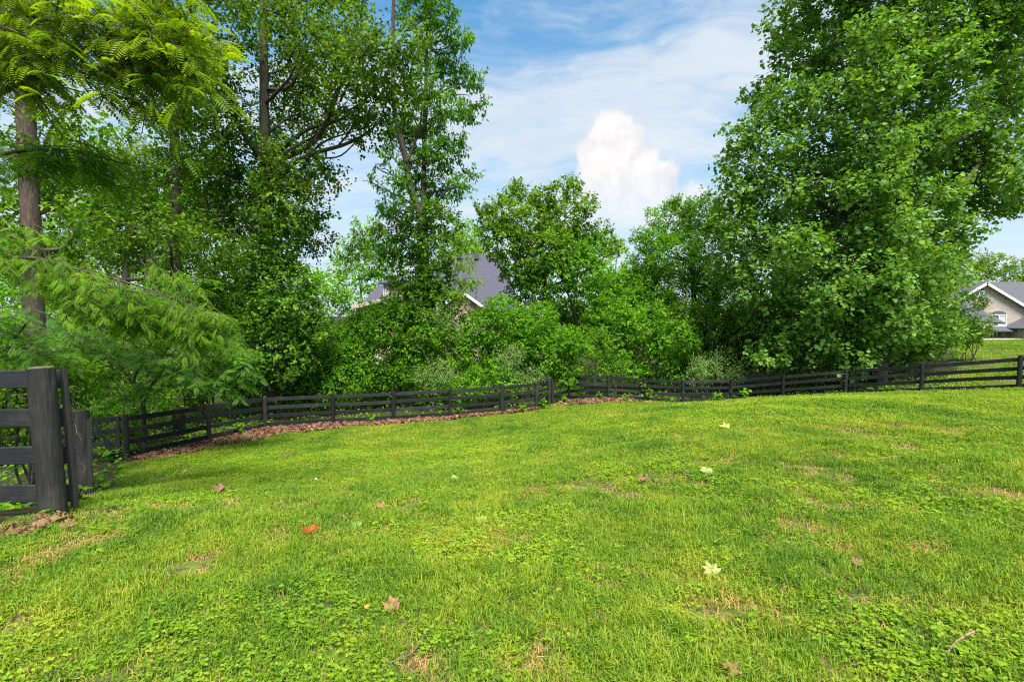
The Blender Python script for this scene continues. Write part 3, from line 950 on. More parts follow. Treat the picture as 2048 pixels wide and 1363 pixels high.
# ---- reddish trunk near the left edge
bs = gbase(72, 10.5)
T1 = [(40, -260, 150), (-80, -180, 140), (160, -220, 120), (130, 225, 50), (190, 270, 45), (100, 320, 54), (20, 255, 48), (60, 375, 58), (150, 375, 58), (60, 460, 66), (175, 455, 56), (10, 500, 66), (240, 400, 44), (120, 520, 50), (-60, 420, 80)]
plant('woodland_tree', 'big tree with a reddish-brown trunk at the left edge behind the near fence', 'tree', bs, 11,
      [cloud_px(11, T1, 10.8, .9, 'mixed', BROAD, .10, 1.7, twig_n=8, twig_len=.34)],
      trunk=[bs, P(70, 690, 10.5), P(66, 560, 10.5), P(60, 400, 10.5), P(50, 200, 10.5), P(40, 50, 10.5), P(20, -250, 10.5)], tr=(.20, .18, .165, .15, .12), trunk_mat='bark_red', nlimb=12)

# ---- centre-left tree with two stems
bs = gbase(852, 27)
T4 = [(800, -70, 60), (860, -60, 60), (830, 20, 52), (885, 30, 42), (868, 95, 48), (920, 78, 30), (900, 150, 42), (943, 160, 30), (965, 212, 18), (850, 170, 46), (800, 265, 46), (850, 245, 50), (900, 215, 42),
      (932, 228, 28), (830, 325, 44), (882, 305, 46), (915, 290, 28), (800, 365, 34), (768, 308, 18), (862, 372, 46), (922, 375, 32), (782, 415, 34), (745, 365, 14), (750, 330, 10), (945, 345, 18)]
OL4 = [(735, 475, 24, 26), (710, 505, 24, 26), (765, 455, 22, 26.4), (925, 520, 24, 25.6), (940, 560, 22, 25.6), (915, 590, 22, 25.6), (935, 480, 24, 26), (780, 500, 30, 26)]
IV4 = [(835, 430, 46, 26.6), (885, 440, 40, 26.6), (815, 490, 46, 26.6), (870, 500, 50, 26.4), (820, 550, 48, 26.4), (870, 560, 50, 26.4), (840, 610, 60, 26.2), (885, 610, 42, 26.2), (850, 660, 60, 26)]
plant('twin_stemmed_tree', 'tall narrow tree with two forking stems in front of the purple roof', 'tree', bs, 41,
      [cloud_px(41, [(x, y, r * .84) for x, y, r in T4], 27, 1.6, 'fine', leaf_oval(.20, .06), .22, 3.3, fill=.22, twig_n=14, twig_len=.55, droop=.8, jit=.3),
       cloud_px(42, IV4, 26.5, .2, 'ivy', BROAD, .14, 3.0, outb=.3, name='ivy'),
       cloud_px(43, OL4, 26, .2, 'olive', SLIM, .20, 2.2, fill=.18, droop=.9, name='hanging_foliage')],
      trunk=[bs, P(850, 560, 27), P(846, 450, 27), P(822, 380, 27), P(810, 310, 26.8), P(788, 210, 26.6), P(786, 60, 26.5), P(790, -80, 26.5)], tr=(.27, .22, .17, .11, .06),
      extra_stems=[([P(846, 460, 27), P(848, 320, 27.3), P(852, 160, 27.4), P(856, -30, 27.4)], (.17, .12, .05)), ([P(812, 330, 26.8), P(838, 260, 27), P(845, 200, 27.2)], (.09, .06, .03))], nlimb=18)

# ---- centre round tree hung with vines
bs = gbase(1090, 33)
T6 = [(1030, 388, 24), (1140, 378, 24), (1085, 400, 32), (1000, 432, 42), (1060, 448, 58), (1130, 440, 48), (1172, 410, 22), (972, 422, 18), (1000, 480, 46), (1080, 505, 62), (1150, 495, 48), (1198, 470, 30), (1226, 492, 20),
      (1030, 375, 12), (1145, 358, 10), (1105, 372, 12)]
VN6 = [(1040, 540, 50, 32.4), (1100, 555, 58, 32), (1165, 545, 48, 32), (1185, 595, 40, 32), (1060, 590, 44, 32.4), (1120, 500, 40, 31.8), (1180, 505, 34, 32)]
plant('vine_hung_tree', 'round-headed tree draped in vines just right of the purple roof', 'tree', bs, 61,
      [cloud_px(61, T6, 33, 1.6, 'mixed', BROAD, .15, 3.4, twig_n=9, twig_len=.5, outb=.35),
       cloud_px(62, VN6, 32, .4, 'bush', BROAD, .15, 3.0, outb=.3, name='vine')],
      trunk=[bs, P(1094, 640, 33), P(1088, 560, 33), P(1078, 460, 33), P(1080, 390, 33)], tr=(.24, .2, .14, .06),
      extra_stems=[([P(1160, 660, 32.5), P(1140, 600, 32.5), P(1120, 540, 32.6)], (.09, .07, .04))], nlimb=12)

# ---- fine-leaved tree behind the corner
bs = gbase(1390, 36)
T8 = [(1305, 480, 30), (1345, 442, 44), (1405, 432, 46), (1455, 440, 44), (1290, 540, 42), (1350, 515, 66), (1430, 515, 60), (1300, 598, 54), (1385, 595, 66), (1460, 590, 60), (1346, 400, 10), (1350, 420, 12), (1272, 472, 12), (1410, 392, 10)]
plant('fine_leaved_tree', 'dense fine-leaved tree between the vine-hung tree and the large right tree', 'tree', bs, 81,
      [cloud_px(81, T8, 36, 1.6, 'bush', OVAL, .17, 3.6, fill=.3, twig_n=10, twig_len=.6, outb=.3, droop=.2)],
      trunk=[bs, P(1388, 600, 36), P(1380, 480, 36), P(1380, 420, 36)], tr=(.22, .16, .06), nlimb=10)

# ---- right: the big sycamore
bs = gbase(1760, 27.5)
T9 = [(1640, -110, 100), (1760, -130, 120), (1880, -110, 110), (2010, -80, 100), (1585, 40, 50), (1650, 25, 68), (1740, 25, 76), (1830, 35, 76), (1930, 40, 76), (2025, 55, 66), (1548, 92, 24), (1610, 120, 58), (1690, 125, 70), (1780, 130, 66),
      (1870, 135, 66), (1960, 118, 44), (2040, 105, 30), (1520, 195, 32), (1568, 205, 54), (1650, 215, 66), (1740, 220, 62), (1830, 230, 66), (1910, 215, 54), (1980, 215, 34), (1483, 275, 36), (1545, 285, 60), (1635, 305, 70), (1730, 310, 68),
      (1820, 320, 66), (1905, 310, 60), (1985, 315, 48), (2040, 350, 36), (1456, 325, 24), (1490, 375, 52), (1570, 385, 66), (1660, 400, 74), (1760, 400, 72), (1850, 400, 66), (1935, 390, 52), (2005, 395, 40), (1478, 455, 50), (1558, 475, 70),
      (1650, 485, 76), (1750, 490, 74), (1848, 480, 66), (1915, 460, 38), (1462, 540, 40), (1530, 565, 66), (1620, 575, 76), (1720, 580, 80), (1820, 575, 74), (1885, 555, 40), (1540, 640, 56), (1630, 655, 74), (1730, 665, 76), (1825, 655, 66),
      (1880, 630, 36), (1545, 705, 44, 26.9), (1620, 715, 46), (1710, 715, 46), (1800, 700, 44), (1868, 680, 36), (2045, 250, 24), (1900, 520, 26), (1760, 180, 60, 25.2), (1770, 280, 60, 25), (1740, 370, 60, 24.8), (1780, 460, 60, 24.6), (1740, 550, 64, 24.6), (1780, 640, 60, 24.8), (1750, 80, 60, 25.6), (1700, 720, 40, 25.4), (1990, 160, 46), (2030, 200, 40), (1960, 270, 46), (2050, 300, 40), (2060, 400, 40), (1660, 600, 50, 24.8), (1600, 500, 50, 25), (1840, 520, 50, 25), (2010, 10, 60), (2050, 160, 50), (1980, 60, 50), (1930, 340, 50), (1880, 260, 50, 26), (1900, 100, 50, 26)]
plant('sycamore_tree', 'huge leafy tree filling the right side, its branches reaching down to the fence', 'tree', bs, 91,
      [cloud_px(91, [t for t in T9 if t[1] < 345], 28.6, 2.3, 'sycamore', LOBED5, .165, 2.6, fill=.62, twig_n=10, twig_len=.9, outb=.4, flat=.75, jit=.5),
       cloud_px(92, [t for t in T9 if t[1] >= 345], 28.4, 2.3, 'sycamore', LOBED5, .165, 3.2, fill=.62, twig_n=10, twig_len=.9, outb=.36, flat=.75, jit=.5)],
      trunk=[bs, P(1762, 620, 27.8), P(1765, 480, 28), P(1768, 300, 28.2), P(1772, 120, 28.2), P(1790, -40, 28.2), P(1800, -170, 28.2)], tr=(.40, .33, .28, .20, .09), trunk_mat='bark',
      extra_stems=[([P(1768, 330, 28.1), P(1700, 180, 27.6), P(1660, 40, 27.2)], (.14, .09, .04)), ([P(1766, 420, 28), P(1850, 260, 28.6), P(1930, 120, 28.8)], (.14, .09, .04))], nlimb=30)

# ---- shrubs behind the fence
def bush(name, label, lst, depth, mat, leaf, size, seed, cover=4.0, djit=.5, group=None, cat='bush', **kw):
    xs = [l[0] for l in lst]; mx = sum(xs) / len(xs)
    bs_ = gbase(mx, depth)
    rg = np.random.default_rng(seed)
    cl = cloud_px(seed, lst, depth, djit, mat, leaf, size, cover, outb=kw.pop('outb', .3), **kw)
    st = []
    for c_ in cl['centers'][:8]:
        a_ = bs_ + np.array([rg.normal(0, .25), rg.normal(0, .2), -.15]); st.append(limb(rg, a_, np.asarray(c_), .03, .008, 5))
    root = empty(name, bs_, label, cat, group)
    V, F = joinVF(st); part('stems', V, F, M['twig'], root, smooth=True)
    mat_ = cl.pop('mat'); V, F, at = leaf_cloud(rg, **cl); TRI[0] += len(F)
    part('foliage', V, F, M[mat_], root, {'tint': at})
    return root


bush('shrub', 'dark green shrub under the ivy-clad trunk behind the left fence', [(455, 740, 46), (530, 745, 56), (500, 790, 36), (560, 785, 40)], 23.5, 'ivy', BROAD, .10, 101)
bush('shrub', 'bright green shrub right of the ivy-clad trunk behind the fence', [(625, 725, 60), (600, 775, 42), (680, 700, 52), (690, 765, 52), (640, 790, 36)], 24.6, 'bush', BROAD, .105, 102)
bush('shrub', 'large bright mounded shrub below the left wing of the purple-roofed house', [(780, 655, 58), (755, 715, 70), (850, 680, 64), (840, 745, 52), (770, 775, 40), (900, 700, 50), (725, 765, 44), (735, 645, 38), (715, 670, 44), (800, 625, 34), (770, 620, 26)], 26, 'bush', BROAD, .112, 103)
bush('shrub', 'mounded shrub covering the foot of the vine-hung tree', [(965, 655, 50), (1010, 640, 52), (1060, 655, 56), (1100, 700, 58), (1120, 738, 40), (1010, 705, 56), (950, 720, 50), (1050, 740, 40), (1145, 690, 36)], 27, 'bush', BROAD, .117, 104)
bush('shrub', 'low yellow-green shrub pressed against the fence under the mounded shrubs', [(960, 765, 34), (920, 780, 30), (1010, 765, 30), (870, 785, 30)], 24.8, 'bush', BROAD, .10, 105, djit=.2)
bush('shrub', 'rounded green shrub in the middle behind the fence corner', [(1235, 685, 50), (1290, 655, 52), (1345, 680, 52), (1255, 735, 36), (1320, 735, 44), (1390, 720, 36), (1240, 640, 40), (1200, 650, 36)], 31, 'bush', BROAD, .14, 106)
bush('shrub', 'tall dark shrub tucked under the left branches of the big right tree', [(1420, 655, 56), (1470, 690, 46), (1500, 640, 50), (1440, 720, 44), (1380, 640, 44), (1510, 710, 44)], 32, 'mixed', BROAD, .14, 107)
bush('shrub', 'dark twiggy shrub at the fence corner beside the brown stems', [(1195, 690, 34), (1200, 735, 34), (1225, 745, 30)], 29.6, 'ivy', OVAL, .12, 108, cover=3)
bush('shrub', 'bright shrub filling the gap behind the fine-leaved tree', [(1260, 600, 44), (1310, 620, 40), (1250, 570, 36), (1290, 560, 30), (1160, 640, 40), (1210, 620, 40), (1130, 620, 36), (1200, 580, 34)], 37, 'bush', BROAD, .16, 109)
bush('thicket', 'shaded thicket around the foot of the big right tree', [(1560, 700, 50), (1620, 690, 56), (1700, 690, 60), (1780, 690, 60), (1850, 680, 50), (1600, 745, 40), (1690, 740, 44), (1770, 735, 40), (1890, 680, 30), (1660, 640, 50), (1560, 640, 50)], 31.5, 'ivy', OVAL, .17, 117, 2.6, .8)
bush('thicket', 'leafy thicket far behind the fence corner', [(1100, 640, 50), (1180, 670, 50), (1260, 660, 50), (1340, 660, 50), (1420, 650, 50), (1500, 660, 50), (1580, 660, 40)], 44, 'mixed', OVAL, .26, 118, 2.6, 1.0)
bush('silvery_shrub', 'small silvery-grey shrub near the right end of the left fence', [(1025, 712, 24), (1018, 735, 18)], 24.9, 'silver', SLIM, .11, 111, 2.0, .1, fill=.18)
bush('silvery_shrub', 'low silvery shrub behind the middle of the left fence', [(880, 742, 28), (850, 755, 20)], 24.0, 'silver', SLIM, .10, 112, 1.5, .1, fill=.18)
bush('silvery_shrub', 'tiny silvery shrub peeping over the last posts of the left fence', [(1072, 752, 18), (1050, 762, 14)], 24.9, 'silver', SLIM, .10, 113, 1.8, .1, fill=.18)
bush('silvery_shrub', 'grey-green willowy shrub behind the fence left of the big right tree', [(1410, 735, 30), (1450, 728, 32), (1395, 755, 22), (1470, 752, 22)], 28.6, 'silver', SLIM, .13, 114, 1.7, .2, fill=.18)
bush('silvery_shrub', 'pale silvery shrub high up beneath the twin-stemmed tree', [(885, 632, 20), (900, 655, 20)], 25.0, 'silver', SLIM, .10, 115, 1.2, .1, fill=.18)
bush('shrub', 'shrub at the right foot of the big tree in front of the right house', [(1935, 612, 26), (1955, 650, 24), (1925, 660, 26), (1960, 600, 14), (1932, 672, 20), (1955, 670, 16)], 33, 'ivy', leaf_oval(.18, .06), .20, 116, 3.0, .5, fill=.2)

# ---- locusts: pinnate leaves on drooping sprays
def sprays(rg, boxes, mat, root, leaf, size, name, twig_mat='twig', dirx=(.9, -.35, -.28), singles=0, sag=.22):
    """boxes: (pixel x, y, half-width, half-height, depth, depth half-range, number of sprays, slope)"""
    T, TF = leaf
    pos, D, N, tn, tw = [], [], [], [], []
    for (x, y, hw, hh, Y, dY, n, slope) in boxes:
        for k in range(n):
            ux, uy = rg.uniform(-1, 1, 2)
            c_ = P(x + ux * hw, y + uy * hh + ux * hw * slope, Y + rg.uniform(-dY, dY))
            d = norm(np.array(dirx) + rg.normal(0, .38, 3)); L = rg.uniform(.5, 1.0) * size * 3.4
            side = norm(np.cross(d, [0, 0, 1.0])); tb = np.clip(rg.normal(.45, .22), 0, 1)
            m_ = 9
            for q in range(m_):
                t = q / (m_ - 1); p_ = c_ + d * L * (t - .5) + np.array([0, 0, -sag * L * t * t])
                sg = 1 if q % 2 else -1
                dd = d * .55 + side * sg * .75 + np.array([0, 0, -.25]) + rg.normal(0, .18, 3)
                if q == m_ - 1: dd = d
                pos.append(p_); D.append(dd); N.append(np.array([0, 0, 1.0]) + rg.normal(0, .28, 3)); tn.append(np.clip(tb + rg.normal(0, .12), 0, 1))
            tw.append(tube(catmull([c_ - d * L * .75 + [0, 0, .02], c_ - d * L * .2, c_ + d * L * .5 + np.array([0, 0, -sag * L])], 2), [.006 * size / .2, .003 * size / .2], 4, cap=False))
    pos, D, N, tn = map(np.array, (pos, D, N, tn))
    sc_ = size * rg.uniform(.75, 1.2, len(pos)); fr_ = frames(D, N)
    if singles:                                    # the leaves that show largest are parts of their own
        px_ = CX + FPX * pos[:, 0] / np.maximum(pos[:, 1], .1); py_ = 631 - FPX * (pos[:, 2] - CAMZ) / np.maximum(pos[:, 1], .1)
        key = np.where((px_ > -40) & (py_ > -60), sc_ / pos[:, 1], 0); order = np.argsort(-key); pick, rest = order[:singles], order[singles:]
        mes = [make_mesh('leaf', T, TF, M[mat], {'tint': np.full(len(T), t_)}) for t_ in (.15, .35, .5, .65, .85)]
        l0 = wloc(root)
        for q in pick: place_leaf('leaf', mes[int(np.argmin(np.abs(np.array([.15, .35, .5, .65, .85]) - tn[q])))], root, pos[q], fr_[q], float(sc_[q]), l0)
        pos, fr_, sc_, tn = pos[rest], fr_[rest], sc_[rest], tn[rest]
    V, F, at = scatter(T, TF, pos, fr_, sc_, tn)
    TRI[0] += len(F)
    cp = part(name, V, F, M[mat], root, {'tint': at})
    if singles: cp['kind'] = 'stuff'
    V, F = joinVF(tw); part('twigs', V, F, M[twig_mat], root)


rg = np.random.default_rng(77)
bs = np.array([-8.6, 5.2, z1(-8.6, 5.2)])
lo = empty('locust_tree', bs, 'overhanging tree with feathery yellow-green leaves at the top left', 'tree')
top = P(-300, -300, 5.4)
g = [tube(catmull([bs - [0, 0, .3], bs + [.1, 0, 2.5], bs + [.3, .05, 5.0], bs + [.2, 0, 8.5]], 5), [.2, .17, .13, .06], 12, rg, .05),
     tube(catmull([bs + [.2, 0, 3.4], P(-60, 215, 4.9), P(95, 135, 4.8), P(150, 108, 4.75), P(215, 82, 4.7), P(330, 60, 4.7)], 5), [.05, .03, .02, .014, .005], 7, rg, .04),
     tube(catmull([P(95, 133, 4.8), P(90, 70, 4.8), P(96, 0, 4.8), P(100, -90, 4.8)], 4), [.013, .008, .005], 6, rg, .04),
     tube(catmull([bs + [.2, 0, 3.0], P(-60, 330, 5.6), P(120, 300, 5.4), P(260, 330, 5.3)], 5), [.035, .02, .006], 6, rg, .04),
     tube(catmull([bs + [.2, 0, 5.0], P(-60, -60, 5.0), P(160, -40, 4.9), P(340, 0, 4.8)], 5), [.04, .02, .006], 6, rg, .04)]
V, F = joinVF(g); part('trunk', V, F, M['bark'], lo, smooth=True)
sprays(rg, [(180, 20, 200, 60, 4.8, .5, 60, .05), (120, 90, 150, 60, 4.8, .5, 58, .05), (310, 80, 80, 50, 4.7, .35, 38, .5), (370, 105, 35, 50, 4.6, .2, 16, .6), (250, 120, 90, 40, 4.8, .4, 26, .3), (40, 150, 60, 40, 4.9, .4, 16, 0), (0, 30, 60, 90, 4.9, .5, 20, 0),
             (100, -90, 320, 60, 5.0, .6, 22, 0), (230, 180, 80, 22, 4.7, .3, 10, .3)], 'locust', lo, FROND, .23, 'crown', singles=290)
sprays(rg, [(70, 310, 100, 28, 5.6, .4, 24, .10), (240, 345, 60, 24, 5.5, .3, 10, .35), (-80, 300, 80, 50, 5.6, .5, 16, 0), (150, 320, 90, 26, 5.6, .4, 20, .1)], 'locust_mid', lo, FROND, .2, 'lower_spray')

rg = np.random.default_rng(78)
bs = np.array([-11.2, 8.6, z1(-11.2, 8.6)])
lo2 = empty('locust_tree', bs, 'arching feathery branch sweeping down to the right behind the near fence', 'tree')
g = [tube(catmull([bs - [0, 0, .3], bs + [.1, 0, 2.0], bs + [.5, .1, 4.2]], 5), [.12, .1, .05], 10, rg, .05),
     tube(catmull([bs + [.3, 0, 3.6], P(0, 520, 8.6), P(160, 540, 8.5), P(330, 590, 8.4), P(460, 650, 8.3)], 5), [.04, .03, .015, .005], 6, rg, .04)]
V, F = joinVF(g); part('trunk', V, F, M['bark'], lo2, smooth=True)
sprays(rg, [(40, 535, 90, 30, 8.6, .5, 32, .1), (180, 585, 90, 45, 8.5, .5, 84, .25), (310, 622, 90, 36, 8.4, .5, 84, .32), (420, 650, 50, 34, 8.3, .4, 40, .45), (240, 620, 100, 36, 8.5, .5, 50, .25), (360, 560, 60, 18, 8.8, .3, 16, .25), (50, 460, 60, 26, 8.8, .4, 14, .2), (-80, 500, 60, 60, 8.6, .5, 20, 0)],
       'locust_mid', lo2, FROND, .20, 'crown')

rg = np.random.default_rng(79)
bs = gbase(283, 15.2)
lo3 = empty('locust_sapling', bs, 'young tree with fine blue-green feathery leaves behind the gate', 'tree')
g = [tube(catmull([bs - [0, 0, .2], P(285, 800, 15.2), P(268, 760, 15.2), P(300, 690, 15.2), P(330, 640, 15.2)], 5), [.07, .05, .03, .012], 8, rg, .05),
     tube(catmull([P(283, 820, 15.2), P(310, 760, 15.1), P(380, 700, 15.0), P(440, 680, 14.9)], 5), [.04, .03, .01], 6, rg, .05),
     tube(catmull([P(268, 770, 15.2), P(230, 720, 15.1), P(170, 690, 15.0)], 5), [.03, .02, .008], 6, rg, .05)]
V, F = joinVF(g); part('trunk', V, F, M['bark'], lo3, smooth=True)
sprays(rg, [(160, 665, 55, 18, 15.0, .8, 24, .2), (230, 700, 110, 24, 15.0, 1.0, 50, .12), (320, 720, 100, 28, 14.9, 1.0, 52, .08), (430, 690, 70, 26, 14.8, .8, 46, .15), (470, 720, 40, 26, 14.8, .6, 22, .2), (400, 750, 90, 24, 14.8, .9, 40, .1), (250, 760, 70, 20, 15.0, .8, 24, 0),
             (230, 795, 60, 12, 14.7, .4, 18, -.2), (330, 665, 60, 20, 15.2, .6, 22, .1), (180, 730, 50, 22, 15.2, .6, 20, 0)], 'locust_blue', lo3, FROND_FINE, .30, 'crown', dirx=(.85, -.4, -.06), sag=.10)

rg = np.random.default_rng(80)
bs = np.array([-8.6, 7.2, z1(-8.6, 7.2)])
lo4 = empty('locust_sapling', bs, 'low feathery sapling in front of the reddish trunk at the left edge', 'tree')
g = [tube(catmull([bs - [0, 0, .2], bs + [0, 0, .8], P(20, 690, 7.3), P(60, 640, 7.3)], 5), [.04, .03, .012], 7, rg, .05)]
V, F = joinVF(g); part('trunk', V, F, M['bark'], lo4, smooth=True)
sprays(rg, [(40, 640, 70, 14, 7.4, .4, 18, .02), (40, 690, 80, 26, 7.4, .5, 30, 0), (-40, 660, 60, 50, 7.4, .5, 20, 0), (90, 715, 50, 14, 7.4, .3, 8, 0)], 'locust_blue', lo4, FROND_FINE, .2, 'crown', dirx=(.85, -.4, -.06), sag=.10)

# ---- understorey behind the left fences and trees far back
U = [('broad-leaved understorey shrub in the shade behind the near fence', [(-20, 760, 80), (80, 790, 60), (30, 860, 60), (150, 760, 50), (-90, 860, 70)], 9.5, 'mixed', .09),
     ('low understorey thicket behind the gate', [(180, 800, 60), (110, 850, 60), (240, 850, 40), (60, 800, 60), (300, 800, 50)], 17.5, 'bush', .10),
     ('shaded thicket between the reddish trunk and the slender tree', [(170, 600, 60), (250, 640, 70), (130, 700, 60), (330, 680, 60), (220, 730, 60)], 19.5, 'mixed', .12),
     ('shaded thicket at the foot of the slender tree', [(420, 640, 60), (400, 720, 60), (460, 600, 50), (440, 560, 44), (380, 780, 44)], 24, 'mixed', .13)]
for k, (lb, lst, dp, mt, sz) in enumerate(U):
    bush('thicket', lb, lst, dp, mt, BROAD, sz, 130 + k, 3.0, .8)
FAR = [('pale background tree furthest left beyond the woods', [(20, 560, 70), (90, 600, 70), (60, 500, 60), (-40, 540, 80), (150, 560, 50), (40, 660, 70)], 44),
       ('pale background tree seen behind the slender stem', [(260, 560, 60), (330, 590, 60), (300, 500, 50), (380, 560, 50), (290, 650, 60), (370, 640, 50)], 46),
       ('pale background tree behind the ivy-clad trunk', [(480, 530, 60), (440, 590, 50), (560, 580, 50), (610, 560, 36), (500, 640, 60), (600, 630, 50)], 48),
       ('bright background tree left of the purple-roofed house', [(740, 470, 40), (720, 520, 56), (770, 530, 44), (700, 580, 56), (755, 600, 44), (680, 640, 40), (660, 570, 46)], 72),
       ('hazy background tree above the purple roof', [(930, 470, 34), (900, 490, 30), (960, 485, 26), (935, 520, 40)], 82),
       ('green background tree behind the centre round tree', [(1235, 500, 20), (1210, 540, 40), (1250, 560, 40), (1180, 560, 40), (1290, 600, 40), (1230, 620, 50)], 62),
       ('dark background tree behind the right house roof', [(1960, 525, 26), (1990, 530, 30), (2030, 545, 26), (1940, 550, 30), (2070, 550, 30), (2000, 560, 30), (2110, 545, 40)], 92)]
for k, (lb, lst, dp) in enumerate(FAR):
    bs = gbase(lst[0][0], dp)
    hc = np.mean([P(l[0], l[1], dp) for l in lst], axis=0)
    plant('background_tree', lb, 'tree', bs, 150 + k, [cloud_px(150 + k, lst, dp, 2.0, 'mixed' if k == 6 else 'far', OVAL, .30 if dp < 60 else .38, 2.7, twig_n=9, twig_len=.9, outb=.35)],
          trunk=[bs, bs * .5 + hc * .5, hc], tr=(.3, .2, .08), nlimb=6)

# ------------------------------------------------------------------ undergrowth, litter (stuff)
rg = np.random.default_rng(55)
def leaf_sheet(name, label, cat, xs, ys, hs, mat, leaf, size, dr=.3):
    n = len(xs); z = zf(xs, ys) + hs
    pos = np.stack([xs, ys, z], -1)
    D = rg.normal(0, 1, (n, 3)); D[:, 2] = D[:, 2] * .25 - dr; N = np.array([0, 0, 1.0]) + rg.normal(0, .4, (n, 3))
    V, F, at = scatter(*leaf, pos, frames(norm(D), norm(N)), size * rg.uniform(.6, 1.3, n), np.clip(rg.normal(.5, .25, n), 0, 1))
    o = add_obj(name, make_mesh(name, V, F, M[mat], {'tint': at})); tag(o, label, cat, kind='stuff'); return o


n = 60000
xs = rg.uniform(-24, 24, n); ys = rg.uniform(4, 42, n)
k = (wood_mask(xs, ys) > .5) & (np.abs(xs) < ys * 1.15 + 2) & (rg.random(n) < np.clip(1.6 - (ys - fence_y(xs)) / 14, .15, 1)) & (value_noise(xs, ys, 1.2, 31) > .3)
xs, ys = xs[k], ys[k]
leaf_sheet('ground_cover', 'low leafy ground cover on the woodland floor behind the fences', 'plants', xs, ys, rg.random(len(xs)) ** 1.6 * .34, 'bush', BROAD, .12)

M['litter'] = leaf_mat('dead_leaf', [(.11, .042, .028), (.21, .085, .056), (.32, .15, .10), (.42, .25, .18)], .12, .05, .5, (1.1, .9, .7), False)
M['litter_bed'] = plain_mat('litter_bed', (.09, .042, .028), (.20, .105, .075), 12, .95, .5)


def inward(k, pts):
    a_, c_ = pts[k], pts[k + 1]; d = (c_ - a_)[:2]; d /= np.linalg.norm(d); return np.array([d[1], -d[0]])


def litter(name, label, pts, widths, n, size, seed):
    rg2 = np.random.default_rng(seed)
    segs = [np.linalg.norm((pts[k + 1] - pts[k])[:2]) for k in range(len(pts) - 1)]
    cum = np.r_[0, np.cumsum(segs)]
    t = rg2.uniform(0, cum[-1], n); w_ = np.interp(t, cum, widths)
    w_ = w_ * (.75 + .5 * value_noise(t * 1.0, t * 0 + 3.3, .8, seed))
    off = rg2.random(n) ** 1.1 * (w_ + .12) - .12
    xy = np.zeros((n, 2))
    for q in range(n):
        k = min(int(np.searchsorted(cum, t[q], 'right') - 1), len(segs) - 1); f_ = (t[q] - cum[k]) / segs[k]
        xy[q] = pts[k][:2] * (1 - f_) + pts[k + 1][:2] * f_ + inward(k, pts) * off[q]
    return xy


LT = leaf_lobed(.35)
def litter_obj(name, label, xy, size, seed, hmax=.06):
    rg2 = np.random.default_rng(seed); n = len(xy)
    z = zf(xy[:, 0], xy[:, 1]) + .015 + rg2.random(n) * hmax
    D = rg2.normal(0, 1, (n, 3)); D[:, 2] *= .3; N = np.array([0, 0, 1.0]) + rg2.normal(0, .5, (n, 3))
    V, F, at = scatter(*LT, np.c_[xy, z], frames(norm(D), norm(N)), size * rg2.uniform(.6, 1.25, n), np.clip(rg2.normal(.5, .25, n), 0, 1))
    o = add_obj(name, make_mesh(name, V, F, M['litter'], {'tint': at})); tag(o, label, 'leaves', kind='stuff')


lit_pts = [LPs[k] for k in range(0, 8)]
litter_obj('leaf_litter', 'bed of fallen reddish-brown leaves along the foot of the left fence', litter('l', '', lit_pts, LITW, 9000, .1, 5), .12, 5)
cxy = []
for q in range(1500):
    u_ = rg.random(); px_ = 1112 + 180 * rg.random() ** 1.3
    py_ = 803 - 8 * rg.random() + (812 - 803) * (rg.random() if px_ < 1190 else .3 * rg.random())
    g_ = ground_at(px_, py_) if q < 60 else None
    if g_ is not None: cxy.append(g_[:2])
cxy = np.array(cxy); cxy = cxy[cxy[:, 1] < 27.6]
c_mean = cxy.mean(0); reps = cxy[rg.integers(0, len(cxy), 1500)] + rg.normal(0, .22, (1500, 2))
litter_obj('leaf_litter', 'patch of fallen reddish-brown leaves in the far fence corner', reps, .13, 6)
hx = np.c_[rg.uniform(-5.4, -3.75, 1500), rg.uniform(3.6, 4.45, 1500)]
hx = hx[(value_noise(hx[:, 0], hx[:, 1], .5, 12) + rg.normal(0, .1, len(hx))) > .38 + np.clip((hx[:, 0] + 4.3) * .5, 0, .5)]
rg2 = np.random.default_rng(7)
mes = []
for t_ in (.2, .4, .55, .7, .3, .5):
    Tq = leaf_lobed(rg2.uniform(.2, .9)); Tv = Tq[0].copy(); Tv[:, 1] -= .45; Tv[:, :2] *= rg2.uniform(.75, 1.15, (len(Tv), 2)); Tv[:, 2] += rg2.normal(0, .05, len(Tv))
    mes.append(make_mesh('fallen_leaf', Tv, Tq[1], M['litter'], {'tint': np.full(len(Tv), t_)}))
hx = hx[np.argsort(-hx[:, 0])][:170]
for q, (x_, y_) in enumerate(hx):
    D_l = norm(rg2.normal(0, 1, 3) * [1, 1, .3]); N_l = norm(np.array([0, 0, 1.0]) + rg2.normal(0, .38, 3))
    o = place_leaf('fallen_leaf', mes[q % 6], None, np.array([x_, y_, z1(x_, y_) + .012 + rg2.random() * .035]), frames(D_l[None], N_l[None])[0], float(.085 * rg2.uniform(.6, 1.35)), np.zeros(3))
    tag(o, 'brown fallen leaf in the drift at the foot of the thick near post', 'leaf', 'leaves drifted at the near post')

